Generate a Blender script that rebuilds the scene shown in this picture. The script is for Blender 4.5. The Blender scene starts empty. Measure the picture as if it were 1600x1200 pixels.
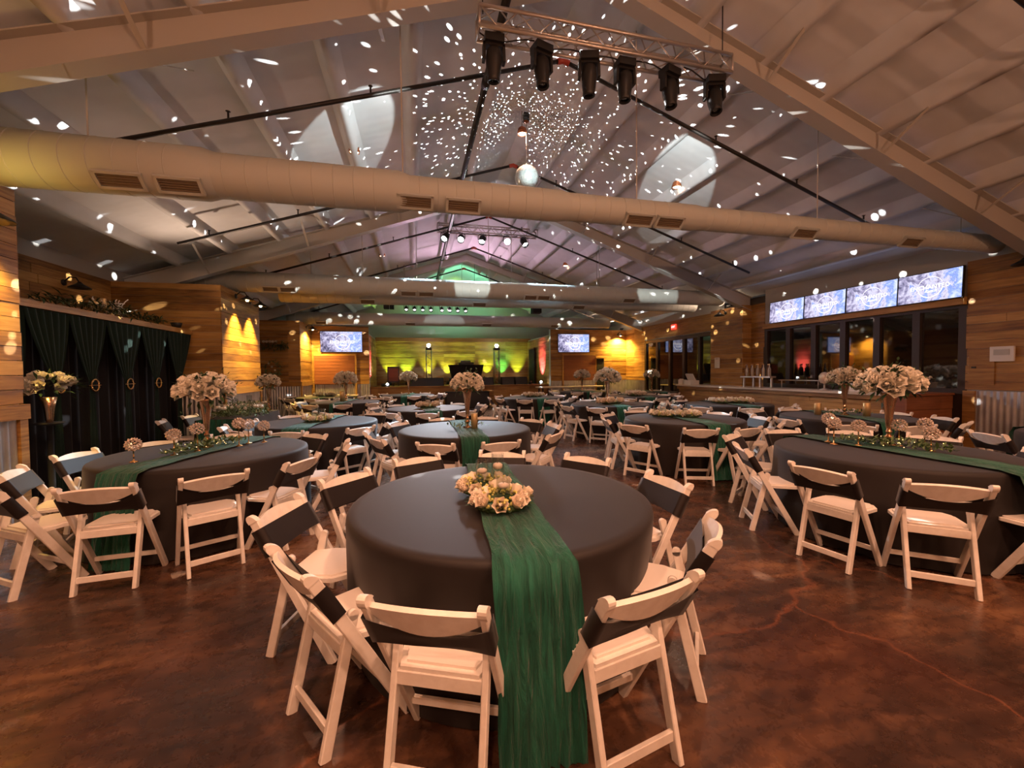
import bpy, math, random
from mathutils import Vector, Matrix, noise
random.seed(7)
PI = math.pi
sc = bpy.context.scene
COL = sc.collection
# ------------------------------------------------------------------ camera
CAM_H = 1.56
yaw, pitch, roll = math.radians(13.45), math.radians(-1.7), math.radians(.62)
fw = Vector((math.sin(yaw) * math.cos(pitch), math.cos(yaw) * math.cos(pitch), math.sin(pitch)))
r0 = Vector((math.cos(yaw), -math.sin(yaw), 0)); u0 = r0.cross(fw)
rt = math.cos(roll) * r0 - math.sin(roll) * u0
up = math.cos(roll) * u0 + math.sin(roll) * r0
cd = bpy.data.cameras.new('camera'); cam = bpy.data.objects.new('camera', cd); COL.objects.link(cam)
cd.sensor_width = 36; cd.lens = 36 * 640 / 1600; cd.clip_start = .05; cd.clip_end = 200
cam.matrix_world = Matrix(((rt.x, up.x, -fw.x, 0), (rt.y, up.y, -fw.y, 0), (rt.z, up.z, -fw.z, CAM_H), (0, 0, 0, 1)))
sc.camera = cam
# ------------------------------------------------------------------ world, exposure
w = bpy.data.worlds.new('world'); sc.world = w; w.use_nodes = True
w.node_tree.nodes['Background'].inputs[0].default_value = (.05, .04, .035, 1)
w.node_tree.nodes['Background'].inputs[1].default_value = .3
vs = sc.view_settings
vs.view_transform = 'Standard'; vs.look = 'None'; vs.gamma = 1; vs.exposure = 1.0; vs.use_curve_mapping = False
sc.cycles.max_bounces = 5; sc.cycles.diffuse_bounces = 3; sc.cycles.glossy_bounces = 2; sc.cycles.use_adaptive_sampling = True; sc.cycles.adaptive_threshold = .02
sc.cycles.transmission_bounces = 5; sc.cycles.transparent_max_bounces = 16
sc.cycles.sample_clamp_indirect = 3.0; sc.cycles.caustics_reflective = False; sc.cycles.caustics_refractive = False
# light strengths (watts) by kind of lamp
PENDANT_W, SCONCE_W, FILL_W, STAGE_W, PAR_W, BALL_W = 262, 240, 95, 200, 950, 700
XC = -4.62
WARM = (1, .48, .28); SOFT = (1, .66, .46); AMBER = (1, .62, .13); COOL = (.55, .80, 1)

# ------------------------------------------------------------------ mesh builder
class MB:
    def __init__(s): s.v = []; s.f = []; s.m = []; s.sm = []
    def add(s, v, f, mi=0, smooth=False):
        b = len(s.v); s.v += [tuple(p) for p in v]
        s.f += [tuple(i + b for i in q) for q in f]; s.m += [mi] * len(f); s.sm += [smooth] * len(f); return s
    def box(s, c, d, mi=0, M=None):
        x, y, z = d[0] / 2, d[1] / 2, d[2] / 2
        v = [Vector((a * x, b * y, e * z)) for a in (-1, 1) for b in (-1, 1) for e in (-1, 1)]
        if M is not None: v = [M @ p for p in v]
        v = [p + Vector(c) for p in v]
        return s.add(v, [(0, 1, 3, 2), (4, 6, 7, 5), (0, 4, 5, 1), (2, 3, 7, 6), (0, 2, 6, 4), (1, 5, 7, 3)], mi)
    def span(s, a, b, mi=0):
        return s.box([(a[i] + b[i]) / 2 for i in range(3)], [abs(b[i] - a[i]) for i in range(3)], mi)
    def bar(s, p0, p1, wd, th, side=(1, 0, 0), ch=.25, mi=0):
        """straight bar with a chamfered rectangular section; wd along side, th across"""
        p0, p1 = Vector(p0), Vector(p1); d = (p1 - p0).normalized()
        x = Vector(side); x = (x - d * x.dot(d)).normalized(); y = d.cross(x)
        a, b = wd / 2, th / 2; c = min(a, b) * ch
        sec = [(a - c, b), (a, b - c), (a, -b + c), (a - c, -b), (-a + c, -b), (-a, -b + c), (-a, b - c), (-a + c, b)]
        v = [p + x * i + y * j for p in (p0, p1) for i, j in sec]
        f = [(i, i + 8, (i + 1) % 8 + 8, (i + 1) % 8) for i in range(8)] + [tuple(range(8)), tuple(range(15, 7, -1))]
        return s.add(v, f, mi)
    def tube(s, pts, r, n=8, mi=0, cap=True):
        pts = [Vector(p) for p in pts]; rr = r if isinstance(r, (list, tuple)) else [r] * len(pts)
        v = []; N = len(pts); ref = None
        for i, p in enumerate(pts):
            d = (pts[min(i + 1, N - 1)] - pts[max(i - 1, 0)])
            d = d.normalized() if d.length > 1e-9 else Vector((0, 0, 1))
            if ref is None: ref = Vector((0, 0, 1)) if abs(d.z) < .9 else Vector((1, 0, 0))
            x = (ref - d * ref.dot(d)).normalized(); ref = x; y = d.cross(x)
            v += [p + (x * math.cos(2 * PI * k / n) + y * math.sin(2 * PI * k / n)) * rr[i] for k in range(n)]
        f = [(i * n + k, i * n + (k + 1) % n, (i + 1) * n + (k + 1) % n, (i + 1) * n + k) for i in range(N - 1) for k in range(n)]
        s.add(v, f, mi, True)
        if cap:
            b = len(s.v) - len(v)
            s.f += [tuple(b + k for k in range(n))[::-1], tuple(b + (N - 1) * n + k for k in range(n))]; s.m += [mi] * 2; s.sm += [False] * 2
        return s
    def lathe(s, prof, n=16, c=(0, 0, 0), mi=0, M=None, smooth=True):
        v = []
        for r, z in prof:
            for k in range(n):
                p = Vector((r * math.cos(2 * PI * k / n), r * math.sin(2 * PI * k / n), z))
                if M is not None: p = M @ p
                v.append(p + Vector(c))
        f = [(i * n + k, i * n + (k + 1) % n, (i + 1) * n + (k + 1) % n, (i + 1) * n + k) for i in range(len(prof) - 1) for k in range(n)]
        return s.add(v, f, mi, smooth)
    def grid(s, fn, nu, nv, mi=0, smooth=True):
        v = [fn(i / nu, j / nv) for i in range(nu + 1) for j in range(nv + 1)]; q = nv + 1
        return s.add(v, [(i * q + j, (i + 1) * q + j, (i + 1) * q + j + 1, i * q + j + 1) for i in range(nu) for j in range(nv)], mi, smooth)
    def blob(s, c, r, n=8, mi=0, sq=1.0):
        prof = [(r * math.sin(PI * i / 6), -r * sq * math.cos(PI * i / 6)) for i in range(7)]
        prof[0] = (r * .02, prof[0][1]); prof[-1] = (r * .02, prof[-1][1])
        return s.lathe(prof, n, c, mi)
    def mesh(s, name):
        me = bpy.data.meshes.new(name); me.from_pydata(s.v, [], s.f)
        me.polygons.foreach_set('material_index', s.m); me.polygons.foreach_set('use_smooth', s.sm); me.update(); return me
    def obj(s, name, mat, parent=None, loc=None):
        me = s.mesh(name)
        for m in (mat if isinstance(mat, (list, tuple)) else [mat]): me.materials.append(m)
        return link(name, me, parent, loc)
def link(name, data, parent=None, loc=None, rz=0, scale=None):
    o = bpy.data.objects.new(name, data); COL.objects.link(o)
    if parent: o.parent = parent
    if loc is not None: o.location = loc
    if rz: o.rotation_euler = (0, 0, rz)
    if scale is not None: o.scale = scale
    return o
def tag(o, label, cat, group=None, kind=None):
    o['label'] = label; o['category'] = cat
    if group: o['group'] = group
    if kind: o['kind'] = kind
    return o
def thing(name, label, cat, loc=(0, 0, 0), rz=0, group=None):
    return tag(link(name, None, None, loc, rz), label, cat, group)
def struct(o, label=None):
    o['kind'] = 'structure'
    if label: o['label'] = label
    return o
def copy_tree(o, parent=None):
    c = o.copy(); COL.objects.link(c); c.parent = parent
    for ch in list(o.children): copy_tree(ch, c)
    return c
def lamp(kind, loc, energy, color, parent=None, aim=None, size=.05, angle=None, blend=.3, name='lamp_light'):
    ld = bpy.data.lights.new(name, kind); ld.energy = energy; ld.color = color
    if kind != 'AREA': ld.shadow_soft_size = size
    if kind == 'SPOT': ld.spot_size = math.radians(angle); ld.spot_blend = blend
    o = bpy.data.objects.new(name, ld); COL.objects.link(o); o.location = loc
    if aim is not None: o.rotation_euler = (Vector(aim) - Vector(loc)).to_track_quat('-Z', 'Y').to_euler()
    return o

# ------------------------------------------------------------------ materials
def mat(name, col=(.8, .8, .8), rough=.5, metal=0, spec=.5, sheen=0, emit=None, es=0, trans=0, ior=1.45, alpha=1):
    m = bpy.data.materials.new(name); m.use_nodes = True; b = m.node_tree.nodes['Principled BSDF']
    b.inputs['Base Color'].default_value = (*col, 1); b.inputs['Roughness'].default_value = rough
    b.inputs['Metallic'].default_value = metal; b.inputs['Specular IOR Level'].default_value = spec
    b.inputs['Sheen Weight'].default_value = sheen; b.inputs['Transmission Weight'].default_value = trans; b.inputs['IOR'].default_value = ior
    if sheen: b.inputs['Sheen Roughness'].default_value = .4
    if emit: b.inputs['Emission Color'].default_value = (*emit, 1); b.inputs['Emission Strength'].default_value = es
    return m
class NT:
    """small helper for node graphs"""
    def __init__(s, m): s.t = m.node_tree; s.n = s.t.nodes; s.l = s.t.links; s.b = s.n.get('Principled BSDF')
    def node(s, typ, **kw):
        nd = s.n.new(typ)
        for k, v in kw.items():
            if k.startswith('i_'): nd.inputs[k[2:].replace('_', ' ')].default_value = v
            else: setattr(nd, k, v)
        return nd
    def link(s, a, b): s.l.new(a, b)
    def pos(s, scale=(1, 1, 1), rot=(0, 0, 0), obj=False):
        src = s.node('ShaderNodeTexCoord').outputs['Object'] if obj else s.node('ShaderNodeNewGeometry').outputs['Position']
        mp = s.node('ShaderNodeMapping'); mp.inputs['Scale'].default_value = scale; mp.inputs['Rotation'].default_value = rot
        s.link(src, mp.inputs['Vector']); return mp.outputs[0]
    def noise(s, vec, scale=5, detail=4, rough=.55, dist=0):
        nd = s.node('ShaderNodeTexNoise'); nd.inputs['Scale'].default_value = scale; nd.inputs['Detail'].default_value = detail
        nd.inputs['Roughness'].default_value = rough; nd.inputs['Distortion'].default_value = dist
        s.link(vec, nd.inputs['Vector']); return nd.outputs['Fac']
    def ramp(s, fac, stops):
        nd = s.node('ShaderNodeValToRGB'); e = nd.color_ramp.elements
        while len(e) < len(stops): e.new(.5)
        for i, (p, c) in enumerate(stops): e[i].position = p; e[i].color = (*c, 1) if len(c) == 3 else c
        s.link(fac, nd.inputs[0]); return nd.outputs[0]
    def math(s, op, a, b=None, c=None):
        nd = s.node('ShaderNodeMath'); nd.operation = op
        for i, x in enumerate((a, b, c)):
            if x is None: continue
            if isinstance(x, (int, float)): nd.inputs[i].default_value = x
            else: s.link(x, nd.inputs[i])
        return nd.outputs[0]
    def mix(s, fac, a, b, mode='MIX'):
        nd = s.node('ShaderNodeMix'); nd.data_type = 'RGBA'; nd.blend_type = mode
        for sock, x in ((nd.inputs[0], fac), (nd.inputs[6], a), (nd.inputs[7], b)):
            if isinstance(x, (int, float)): sock.default_value = x
            elif isinstance(x, tuple): sock.default_value = (*x, 1)
            else: s.link(x, sock)
        return nd.outputs[2]
    def bump(s, h, strength=.3, dist=.02):
        nd = s.node('ShaderNodeBump'); nd.inputs['Strength'].default_value = strength; nd.inputs['Distance'].default_value = dist
        s.link(h, nd.inputs['Height']); s.link(nd.outputs[0], s.b.inputs['Normal'])
    def color(s, c): s.link(c, s.b.inputs['Base Color'])
    def rough(s, c): s.link(c, s.b.inputs['Roughness'])

def wood_mat(name, stops, rough=.5, obj_random=True):
    m = mat(name, rough=rough); t = NT(m)
    g = t.noise(t.pos((.9, .9, 16)), 2.2, 6, .62, .6)
    k = t.noise(t.pos((.7, .7, 3.0)), 2.0, 3, .5, .8)
    gg = t.math('ADD', t.math('MULTIPLY', g, .62), t.math('MULTIPLY', k, .38))
    if obj_random:
        r = t.node('ShaderNodeObjectInfo').outputs['Random']
        gg = t.math('ADD', gg, t.math('MULTIPLY', t.math('SUBTRACT', r, .5), .28))
    else:
        sep = t.node('ShaderNodeSeparateXYZ'); t.link(t.pos(), sep.inputs[0])
        wn = t.node('ShaderNodeTexWhiteNoise', noise_dimensions='2D')
        cmb = t.node('ShaderNodeCombineXYZ'); t.link(t.math('FLOOR', t.math('DIVIDE', sep.outputs[2], .15)), cmb.inputs[0])
        t.link(t.math('FLOOR', t.math('DIVIDE', t.math('ADD', sep.outputs[0], sep.outputs[1]), 1.7)), cmb.inputs[1])
        t.link(cmb.outputs[0], wn.inputs['Vector'])
        gg = t.math('ADD', gg, t.math('MULTIPLY', t.math('SUBTRACT', wn.outputs['Value'], .5), .28))
    t.color(t.ramp(gg, stops)); t.bump(g, .25, .01); return m
PINE = [(.25, (.12, .050, .012)), (.45, (.29, .145, .038)), (.6, (.43, .24, .068)), (.8, (.56, .34, .12))]
M = {}
M['pine'] = wood_mat('pine_planks', PINE)
M['pine_far'] = wood_mat('pine_planks_fine', PINE, obj_random=False)
M['cedar'] = wood_mat('red_cedar_planks', [(.2, (.13, .045, .018)), (.5, (.24, .09, .035)), (.8, (.36, .15, .06))], obj_random=False)
M['panelwood'] = wood_mat('red_door_wood', [(.2, (.13, .04, .02)), (.5, (.20, .065, .03)), (.8, (.27, .095, .045))], obj_random=False)
M['darkframe'] = mat('dark_brown_frame', (.028, .016, .011), .45)
def floor_mat():
    m = mat('stained_concrete', rough=.22, spec=.45); t = NT(m)
    a = t.noise(t.pos((.55, .9, 1), (0, 0, .35)), 1.0, 7, .62, .7)
    st = t.noise(t.pos((.9, 3.2, 1), (0, 0, -.5)), 2.6, 6, .66, .5)
    b = t.noise(t.pos(), 11, 6, .7, .4)
    f = t.math('ADD', t.math('ADD', t.math('MULTIPLY', a, .56), t.math('MULTIPLY', st, .32)), t.math('MULTIPLY', b, .12))
    c = t.ramp(f, [(.38, (.016, .009, .007)), (.47, (.040, .020, .013)), (.53, (.085, .040, .022)), (.60, (.17, .085, .042)), (.70, (.30, .18, .10))])
    red = t.noise(t.pos((1, 1, 1)), .45, 2, .5)
    c = t.mix(t.ramp(red, [(.5, (0, 0, 0)), (.72, (.35, .35, .35))]), c, (.10, .024, .012), 'MIX')
    vo = t.node('ShaderNodeTexVoronoi', feature='DISTANCE_TO_EDGE'); vo.inputs['Scale'].default_value = .3
    wob = t.node('ShaderNodeTexNoise'); wob.inputs['Scale'].default_value = 2.2; wob.inputs['Detail'].default_value = 6; t.link(t.pos(), wob.inputs['Vector'])
    vm = t.node('ShaderNodeVectorMath', operation='MULTIPLY_ADD'); t.link(wob.outputs['Color'], vm.inputs[0]); vm.inputs[1].default_value = (.7, .7, 0); t.link(t.pos(), vm.inputs[2])
    t.link(vm.outputs[0], vo.inputs['Vector'])
    crack = t.ramp(vo.outputs['Distance'], [(0, (.45, .45, .45)), (.002, (.3, .3, .3)), (.006, (0, 0, 0))])
    c = t.mix(crack, c, (.22, .075, .035)); t.color(c)
    t.rough(t.ramp(b, [(.3, (.2, .2, .2)), (.7, (.36, .36, .36))])); t.bump(b, .06, .004); return m
M['floor'] = floor_mat()
def ceil_mat():
    m = mat('white_insulation', (.72, .68, .64), .7, spec=.15); t = NT(m)
    wv = t.node('ShaderNodeTexWave', wave_type='BANDS', bands_direction='Y'); wv.inputs['Scale'].default_value = 1.6; wv.inputs['Distortion'].default_value = 3.5
    wv.inputs['Detail'].default_value = 2; wv.inputs['Detail Scale'].default_value = .7; t.link(t.pos((.45, 1, 1)), wv.inputs['Vector'])
    n2 = t.noise(t.pos((1, 1, 1)), 1.3, 3)
    t.color(t.ramp(n2, [(.3, (.62, .64, .66)), (.7, (.74, .77, .80))]))
    t.bump(wv.outputs['Fac'], .06, .03); return m
M['ceiling'] = ceil_mat()
M['steelwhite'] = mat('painted_steel', (.44, .43, .40), .5)
M['duct'] = mat('painted_duct', (.43, .455, .425), .6)
M['grille'] = mat('tan_grille', (.20, .16, .11), .6)
M['wallgrey'] = mat('grey_metal_liner', (.42, .41, .38), .55)
def corr():
    m = mat('galvanised_sheet', (.52, .52, .54), .38, .75); t = NT(m)
    t.color(t.ramp(t.noise(t.pos((1, 1, .6)), 5, 4), [(.3, (.38, .38, .40)), (.7, (.62, .62, .64))])); return m
M['galv'] = corr()
M['pipe'] = mat('black_pipe', (.018, .014, .012), .45, .2)
M['redfit'] = mat('red_fitting', (.35, .05, .03), .5)
M['alu'] = mat('truss_aluminium', (.55, .52, .50), .35, .8)
M['black'] = mat('black_plastic', (.012, .012, .013), .42)
M['blackmatt'] = mat('black_matt', (.010, .010, .011), .85)
def chair_mat():
    m = mat('white_resin', (.76, .72, .67), .42); t = NT(m)
    t.color(t.ramp(t.noise(t.pos((1, 1, 1), obj=True), 14, 4), [(.3, (.70, .655, .60)), (.6, (.80, .765, .715))])); return m
M['chair'] = chair_mat()
M['pad'] = mat('white_vinyl_pad', (.80, .745, .69), .38)
def cloth_mat(name, dark, lite, sheen, sc_=260, bs=.12):
    m = mat(name, dark, .75, sheen=sheen, spec=.3); t = NT(m)
    n1 = t.noise(t.pos((1, 1, 1)), 1.4, 3)
    t.color(t.ramp(n1, [(.35, dark), (.65, lite)])); t.bump(t.noise(t.pos(), sc_, 2), bs, .002); return m
M['cloth'] = cloth_mat('black_tablecloth', (.0080, .0048, .0043), (.0105, .0063, .0056), .11)
M['cloth'].node_tree.nodes['Principled BSDF'].inputs['Roughness'].default_value = .66
M['cloth'].node_tree.nodes['Principled BSDF'].inputs['Specular IOR Level'].default_value = .5
M['sash'] = cloth_mat('black_spandex', (.010, .007, .007), (.015, .011, .011), .10)
M['sash'].node_tree.nodes['Principled BSDF'].inputs['Roughness'].default_value = .5
M['runner'] = cloth_mat('green_gauze', (.009, .080, .050), (.016, .130, .084), .15, 120, .3)
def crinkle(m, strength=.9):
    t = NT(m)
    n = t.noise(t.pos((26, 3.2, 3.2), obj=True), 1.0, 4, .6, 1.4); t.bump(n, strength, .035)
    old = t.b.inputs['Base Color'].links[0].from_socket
    t.color(t.mix(t.ramp(n, [(.35, (.55, .55, .55)), (.62, (1, 1, 1))]), (0, 0, 0), old))  # crease shade put into the colour: darker in the hollows of the bump
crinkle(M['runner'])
M['drape'] = cloth_mat('green_sheer', (.003, .015, .011), (.005, .022, .016), .12, 90, .2)
M['drapeblack'] = cloth_mat('black_backdrop', (.004, .004, .006), (.006, .006, .008), .1)
M['gold'] = mat('gold_metal', (.72, .45, .20), .24, 1)
M['rosegold'] = mat('rose_gold_mercury', (.66, .40, .24), .22, 1)
M['crystal'] = mat('crystal_beads', (.85, .72, .62), .12, .55)
def glass_mat():
    m = bpy.data.materials.new('clear_glass'); m.use_nodes = True; nt = m.node_tree; nt.nodes.remove(nt.nodes['Principled BSDF'])
    tr = nt.nodes.new('ShaderNodeBsdfTransparent'); tr.inputs[0].default_value = (.93, .95, .95, 1); gl = nt.nodes.new('ShaderNodeBsdfGlossy'); gl.inputs['Roughness'].default_value = .04
    fr = nt.nodes.new('ShaderNodeLayerWeight'); fr.inputs['Blend'].default_value = .08; mx = nt.nodes.new('ShaderNodeMixShader')
    nt.links.new(fr.outputs['Facing'], mx.inputs[0]); nt.links.new(tr.outputs[0], mx.inputs[1]); nt.links.new(gl.outputs[0], mx.inputs[2]); nt.links.new(mx.outputs[0], nt.nodes['Material Output'].inputs[0]); return m
M['glass'] = glass_mat()
M['candle'] = mat('ivory_wax', (.82, .66, .56), .5)
M['goldcandle'] = mat('gold_glitter_candle', (.55, .40, .20), .45, .6)
M['rose'] = mat('cream_petals', (.84, .79, .68), .6)
M['peach'] = mat('blush_petals', (.86, .76, .63), .6)
M['filler'] = mat('yellow_green_blossom', (.55, .52, .16), .6)
M['leaf'] = mat('green_leaf', (.035, .075, .025), .5)
M['eucal'] = mat('eucalyptus_leaf', (.10, .16, .06), .5)
M['whiteplastic'] = mat('white_plastic', (.7, .7, .68), .5)
M['paper'] = mat('paper_sheet', (.7, .68, .62), .7)
M['blackglass'] = mat('dark_window_glass', (.006, .005, .005), .03, spec=1, ior=1.8)
M['counter'] = mat('pale_countertop', (.58, .52, .45), .3)
M['copper'] = mat('copper_shade', (.45, .16, .07), .35, .6)
M['warmglow'] = mat('warm_lamp_glow', (1, .8, .6), .5, emit=(1, .72, .42), es=14)
M['ambglow'] = mat('amber_lamp_glow', (1, .8, .5), .5, emit=(1, .75, .35), es=9)
M['coolglow'] = mat('cool_lamp_glow', (1, 1, 1), .5, emit=(.92, .97, 1), es=25)
M['dimglow'] = mat('dim_lamp_glow', (1, 1, 1), .5, emit=(1, .92, .97), es=1.6)
M['starglow'] = mat('bright_spot_glow', (1, 1, 1), .5, emit=(.95, 1, .98), es=260)
M['fairy'] = mat('fairy_light', (1, .8, .4), .5, emit=(1, .66, .25), es=1.3)
M['exitred'] = mat('exit_red', (.5, .03, .02), .5, emit=(1, .06, .03), es=.9)
M['white_emit'] = mat('screen_white', (1, 1, 1), .5, emit=(1, 1, 1), es=1.0)
def screen_mat():
    m = mat('winter_slide', (0, 0, 0), .2); t = NT(m)
    v = t.pos((1, 1, 1), obj=True)
    n1 = t.noise(v, 3.2, 6, .7, .8); n2 = t.noise(v, 9, 5, .7)
    sep = t.node('ShaderNodeSeparateXYZ'); t.link(v, sep.inputs[0])
    f = t.math('ADD', t.math('ADD', t.math('MULTIPLY', n1, .7), t.math('MULTIPLY', n2, .3)), t.math('MULTIPLY', sep.outputs[0], .12))
    c = t.ramp(f, [(.36, (.06, .06, .12)), (.44, (.34, .31, .50)), (.51, (.78, .74, .95)), (.57, (.20, .32, .85)), (.63, (.55, .65, 1)), (.74, (.95, .95, 1))])
    t.link(c, t.b.inputs['Emission Color']); t.b.inputs['Emission Strength'].default_value = .60; return m
M['screen'] = screen_mat()
def mirror_ball():
    m = mat('mirror_tiles', (.9, .95, .95), .06, 1); t = NT(m)
    r = t.node('ShaderNodeObjectInfo'); return m
M['mirror'] = mat('mirror_tiles', (.80, .92, .92), .22, .55)

# ------------------------------------------------------------------ room shell
XL, XR, YB, YF, YG = -6.0, 10.0, -3.6, 18.0, 22.7
RX, RZ, SL = 2.15, 6.45, .33
def roofz(x): return RZ - SL * abs(x - RX)
floor = struct(MB().span((XL - .2, YB - .2, -.15), (XR + .3, YG + .2, 0)).obj('floor', M['floor']), 'stained brown concrete floor')
# ceiling: two insulated slopes with a slab thickness, purlins as pieces
mb = MB()
xs = [XL - .2, RX, XR + .2]
vv = [(x, y, roofz(x) + dz) for dz in (0, .12) for y in (YB - .2, YG + .2) for x in xs]
mb.add(vv, [(0, 1, 4, 3), (1, 2, 5, 4), (6, 9, 10, 7), (7, 10, 11, 8), (0, 6, 7, 1), (1, 7, 8, 2), (3, 4, 10, 9), (4, 5, 11, 10), (0, 3, 9, 6), (2, 8, 11, 5)])
ceiling = struct(mb.obj('ceiling', M['ceiling']), 'white insulated gable ceiling')
def purlin_mesh(sgn):
    # soft insulation-wrapped ridge hanging under the roof, along Y
    pr = [(-.16, .0), (-.09, -.045), (-.045, -.15), (.045, -.15), (.06, -.05), (.12, 0)]
    n = 40; L = YG - YB; v = []; f = []
    for i in range(n + 1):
        y = YB + L * i / n
        for dx, dz in pr:
            v.append((dx + .012 * noise.noise((y * .9, dx * 3, sgn)), y, dz - SL * dx * sgn + .012 * noise.noise((y * 1.3, dx * 5, 4 + sgn))))
    q = len(pr)
    for i in range(n):
        for k in range(q - 1): f.append((i * q + k, i * q + k + 1, (i + 1) * q + k + 1, (i + 1) * q + k))
    m = MB(); m.add(v, f, 0, True); me = m.mesh('purlin'); me.materials.append(M['ceiling']); return me
pm = {1: purlin_mesh(1), -1: purlin_mesh(-1)}
for x in (-4.95, -3.95, -2.93, -1.92, -.91, .07, 1.35): link('purlin', pm[-1], ceiling, (x, 0, roofz(x)))
for x in (2.95, 3.55, 4.5, 5.47, 6.48, 7.4, 8.35, 9.3): link('purlin', pm[1], ceiling, (x, 0, roofz(x)))

UNIT = {}
def unit_plank(m):
    if m not in UNIT:
        b = MB().box((0, 0, 0), (1, 1, 1)); me = b.mesh('plank'); me.materials.append(M[m]); UNIT[m] = me
    return UNIT[m]
def planks(parent, p0, p1, z0, z1, m='pine', bh=.15, maxlen=2.6, objs=True, skip=None):
    """boards on the wall line p0-p1 (outside = left of the direction of travel); each its own object, or one joined piece"""
    p0, p1 = Vector(p0), Vector(p1); d = p1 - p0; L = d.length; d = d / L; nrm = Vector((-d.y, d.x))
    ang = math.atan2(d.y, d.x); z = z0; row = 0; jb = MB(); Rm = Matrix.Rotation(ang, 3, 'Z')
    while z < z1 - .02:
        h = min(bh, z1 - z); a = 0.0
        cuts = [0.0]
        while cuts[-1] < L - .01:
            step = random.uniform(.9, maxlen) if L > maxlen else L
            nx = cuts[-1] + step
            cuts.append(L if nx > L - .5 else nx)
        for a, b in zip(cuts, cuts[1:]):
            th = .022 + random.uniform(-.006, .006)
            if skip and skip((a + b) / 2, z + h / 2): continue
            c = p0 + d * (a + b) / 2 + nrm * th / 2
            if objs: link('plank', unit_plank(m), parent, (c.x, c.y, z + h / 2), ang, (b - a - .004, th, h - .006))
            else: jb.box((c.x, c.y, z + h / 2), (b - a - .004, th, h - .006), 0, Rm)
        z += bh; row += 1
    if not objs:
        o = jb.obj('plank_cladding', M[m], parent); o['kind'] = 'stuff'; return o
def corrugated(parent, p0, p1, z0, z1, pitch_=.085, amp=.011):
    p0, p1 = Vector(p0), Vector(p1); d = p1 - p0; L = d.length; d = d / L; nrm = Vector((-d.y, d.x)); n = max(4, int(L / pitch_ * 6))
    def fn(u, v):
        s_ = amp * math.sin(2 * PI * u * L / pitch_) + .014; p = p0 + d * L * u + nrm * s_; return (p.x, p.y, z0 + (z1 - z0) * v)
    return MB().grid(fn, n, 1).obj('corrugated_sheet', M['galv'], parent)
def trim_board(parent, p0, p1, z0, z1, th=.045, m='pine', name='trim_board'):
    p0, p1 = Vector(p0), Vector(p1); d = (p1 - p0); L = d.length; d /= L; nrm = Vector((-d.y, d.x)); c = (p0 + p1) / 2 + nrm * th / 2
    return link(name, unit_plank(m), parent, (c.x, c.y, (z0 + z1) / 2), math.atan2(d.y, d.x), (L, th, z1 - z0))
WT = 1.12; WOOD = 3.5
def wall(name, a, b, m='wallgrey', label=None): return struct(MB().span(a, b).obj(name, M[m]), label)
# left side
wl = wall('wall_left', (XL - .2, YB, 0), (XL, YG, 3.95), 'wallgrey', 'left side wall')
planks(wl, (XL, 10.07), (XL, 5.4), 2.2, WOOD)
planks(wl, (XL, 16.3), (XL, 12.3), 1.2, WOOD, objs=False, m='pine_far')
def pier(name, y0, y1, label, sides, objs=True, m='pine'):
    p = wall(name, (XL + .01, y0 + .03, 0), (-4.03, y1 - .03, WOOD - .01), 'wallgrey', label)
    if 'x' in sides:   # face toward the room
        planks(p, (-4.03, y1), (-4.03, y0), WT + .16, WOOD, objs=objs, m=m); corrugated(p, (-4.03, y1), (-4.03, y0), 0, WT)
        trim_board(p, (-4.03, y1 + .02), (-4.03, y0), WT, WT + .155, .06)
        trim_board(p, (-4.03, y0 + .09), (-4.03, y0), 0, WT, .05); trim_board(p, (-4.03, y1), (-4.03, y1 - .09), 0, WT, .05)
    if 'f' in sides:   # face toward the camera
        planks(p, (-4.03, y0 + .03), (XL, y0 + .03), WT + .16, WOOD, objs=objs, m=m)
        corrugated(p, (-4.03, y0 + .03), (XL, y0 + .03), 0, WT); trim_board(p, (-4.0, y0 + .03), (XL, y0 + .03), WT, WT + .155, .06)
    return p
pier('wall_left_near', .6, 5.4, 'wood-clad pier beside the draped niche', 'x')
pier('wall_left_middle', 10.07, 12.3, 'wood-clad pier lit by two amber lamps', 'xf')
pier('wall_left_far', 16.3, 18.0, 'wood-clad pier next to the left projector wall', 'xf', False, 'pine_far')
# right side
wr = wall('wall_right', (XR, YB, 0), (XR + .2, 5.45, 3.95), 'wallgrey', 'right side wall')
planks(wr, (XR, .8), (XR, 5.45), WT + .02, WOOD); corrugated(wr, (XR, .8), (XR, 5.45), 0, WT)
trim_board(wr, (XR, 5.3), (XR, 5.47), 0, WT, .05)
wb = wall('wall_right_bar', (XR, 5.45, 2.8), (XR + .2, 9.95, 3.95), 'wallgrey', 'grey wall strip above the bar screens')
trim_board(wb, (XR, 5.45), (XR, 9.95), 2.72, 2.86, .10)
wall('wall_right_low', (XR, 5.45, 0), (XR + .2, 9.95, 1.05), 'darkframe')
wj = wall('wall_right_pier', (9.68, 10.45, 0), (XR + .2, 11.8, WOOD), 'wallgrey', 'wood-clad pier at the far end of the bar')
planks(wj, (9.68, 10.43), (9.68, 11.8), 1.0, WOOD); planks(wj, (XR, 10.45), (9.66, 10.45), 1.0, WOOD)
wk = wall('wall_right_strip', (XR, 9.95, 0), (XR + .2, 10.45, WOOD), 'wallgrey'); planks(wk, (XR, 9.95), (XR, 10.45), 1.0, WOOD)
wq = wall('wall_right_far', (XR, 11.8, 2.88), (XR + .2, YG, 3.95), 'wallgrey', 'far right wall above the glazed doors')
planks(wq, (XR, 11.8), (XR, 18), 2.9, WOOD, objs=False, m='pine_far')
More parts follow.
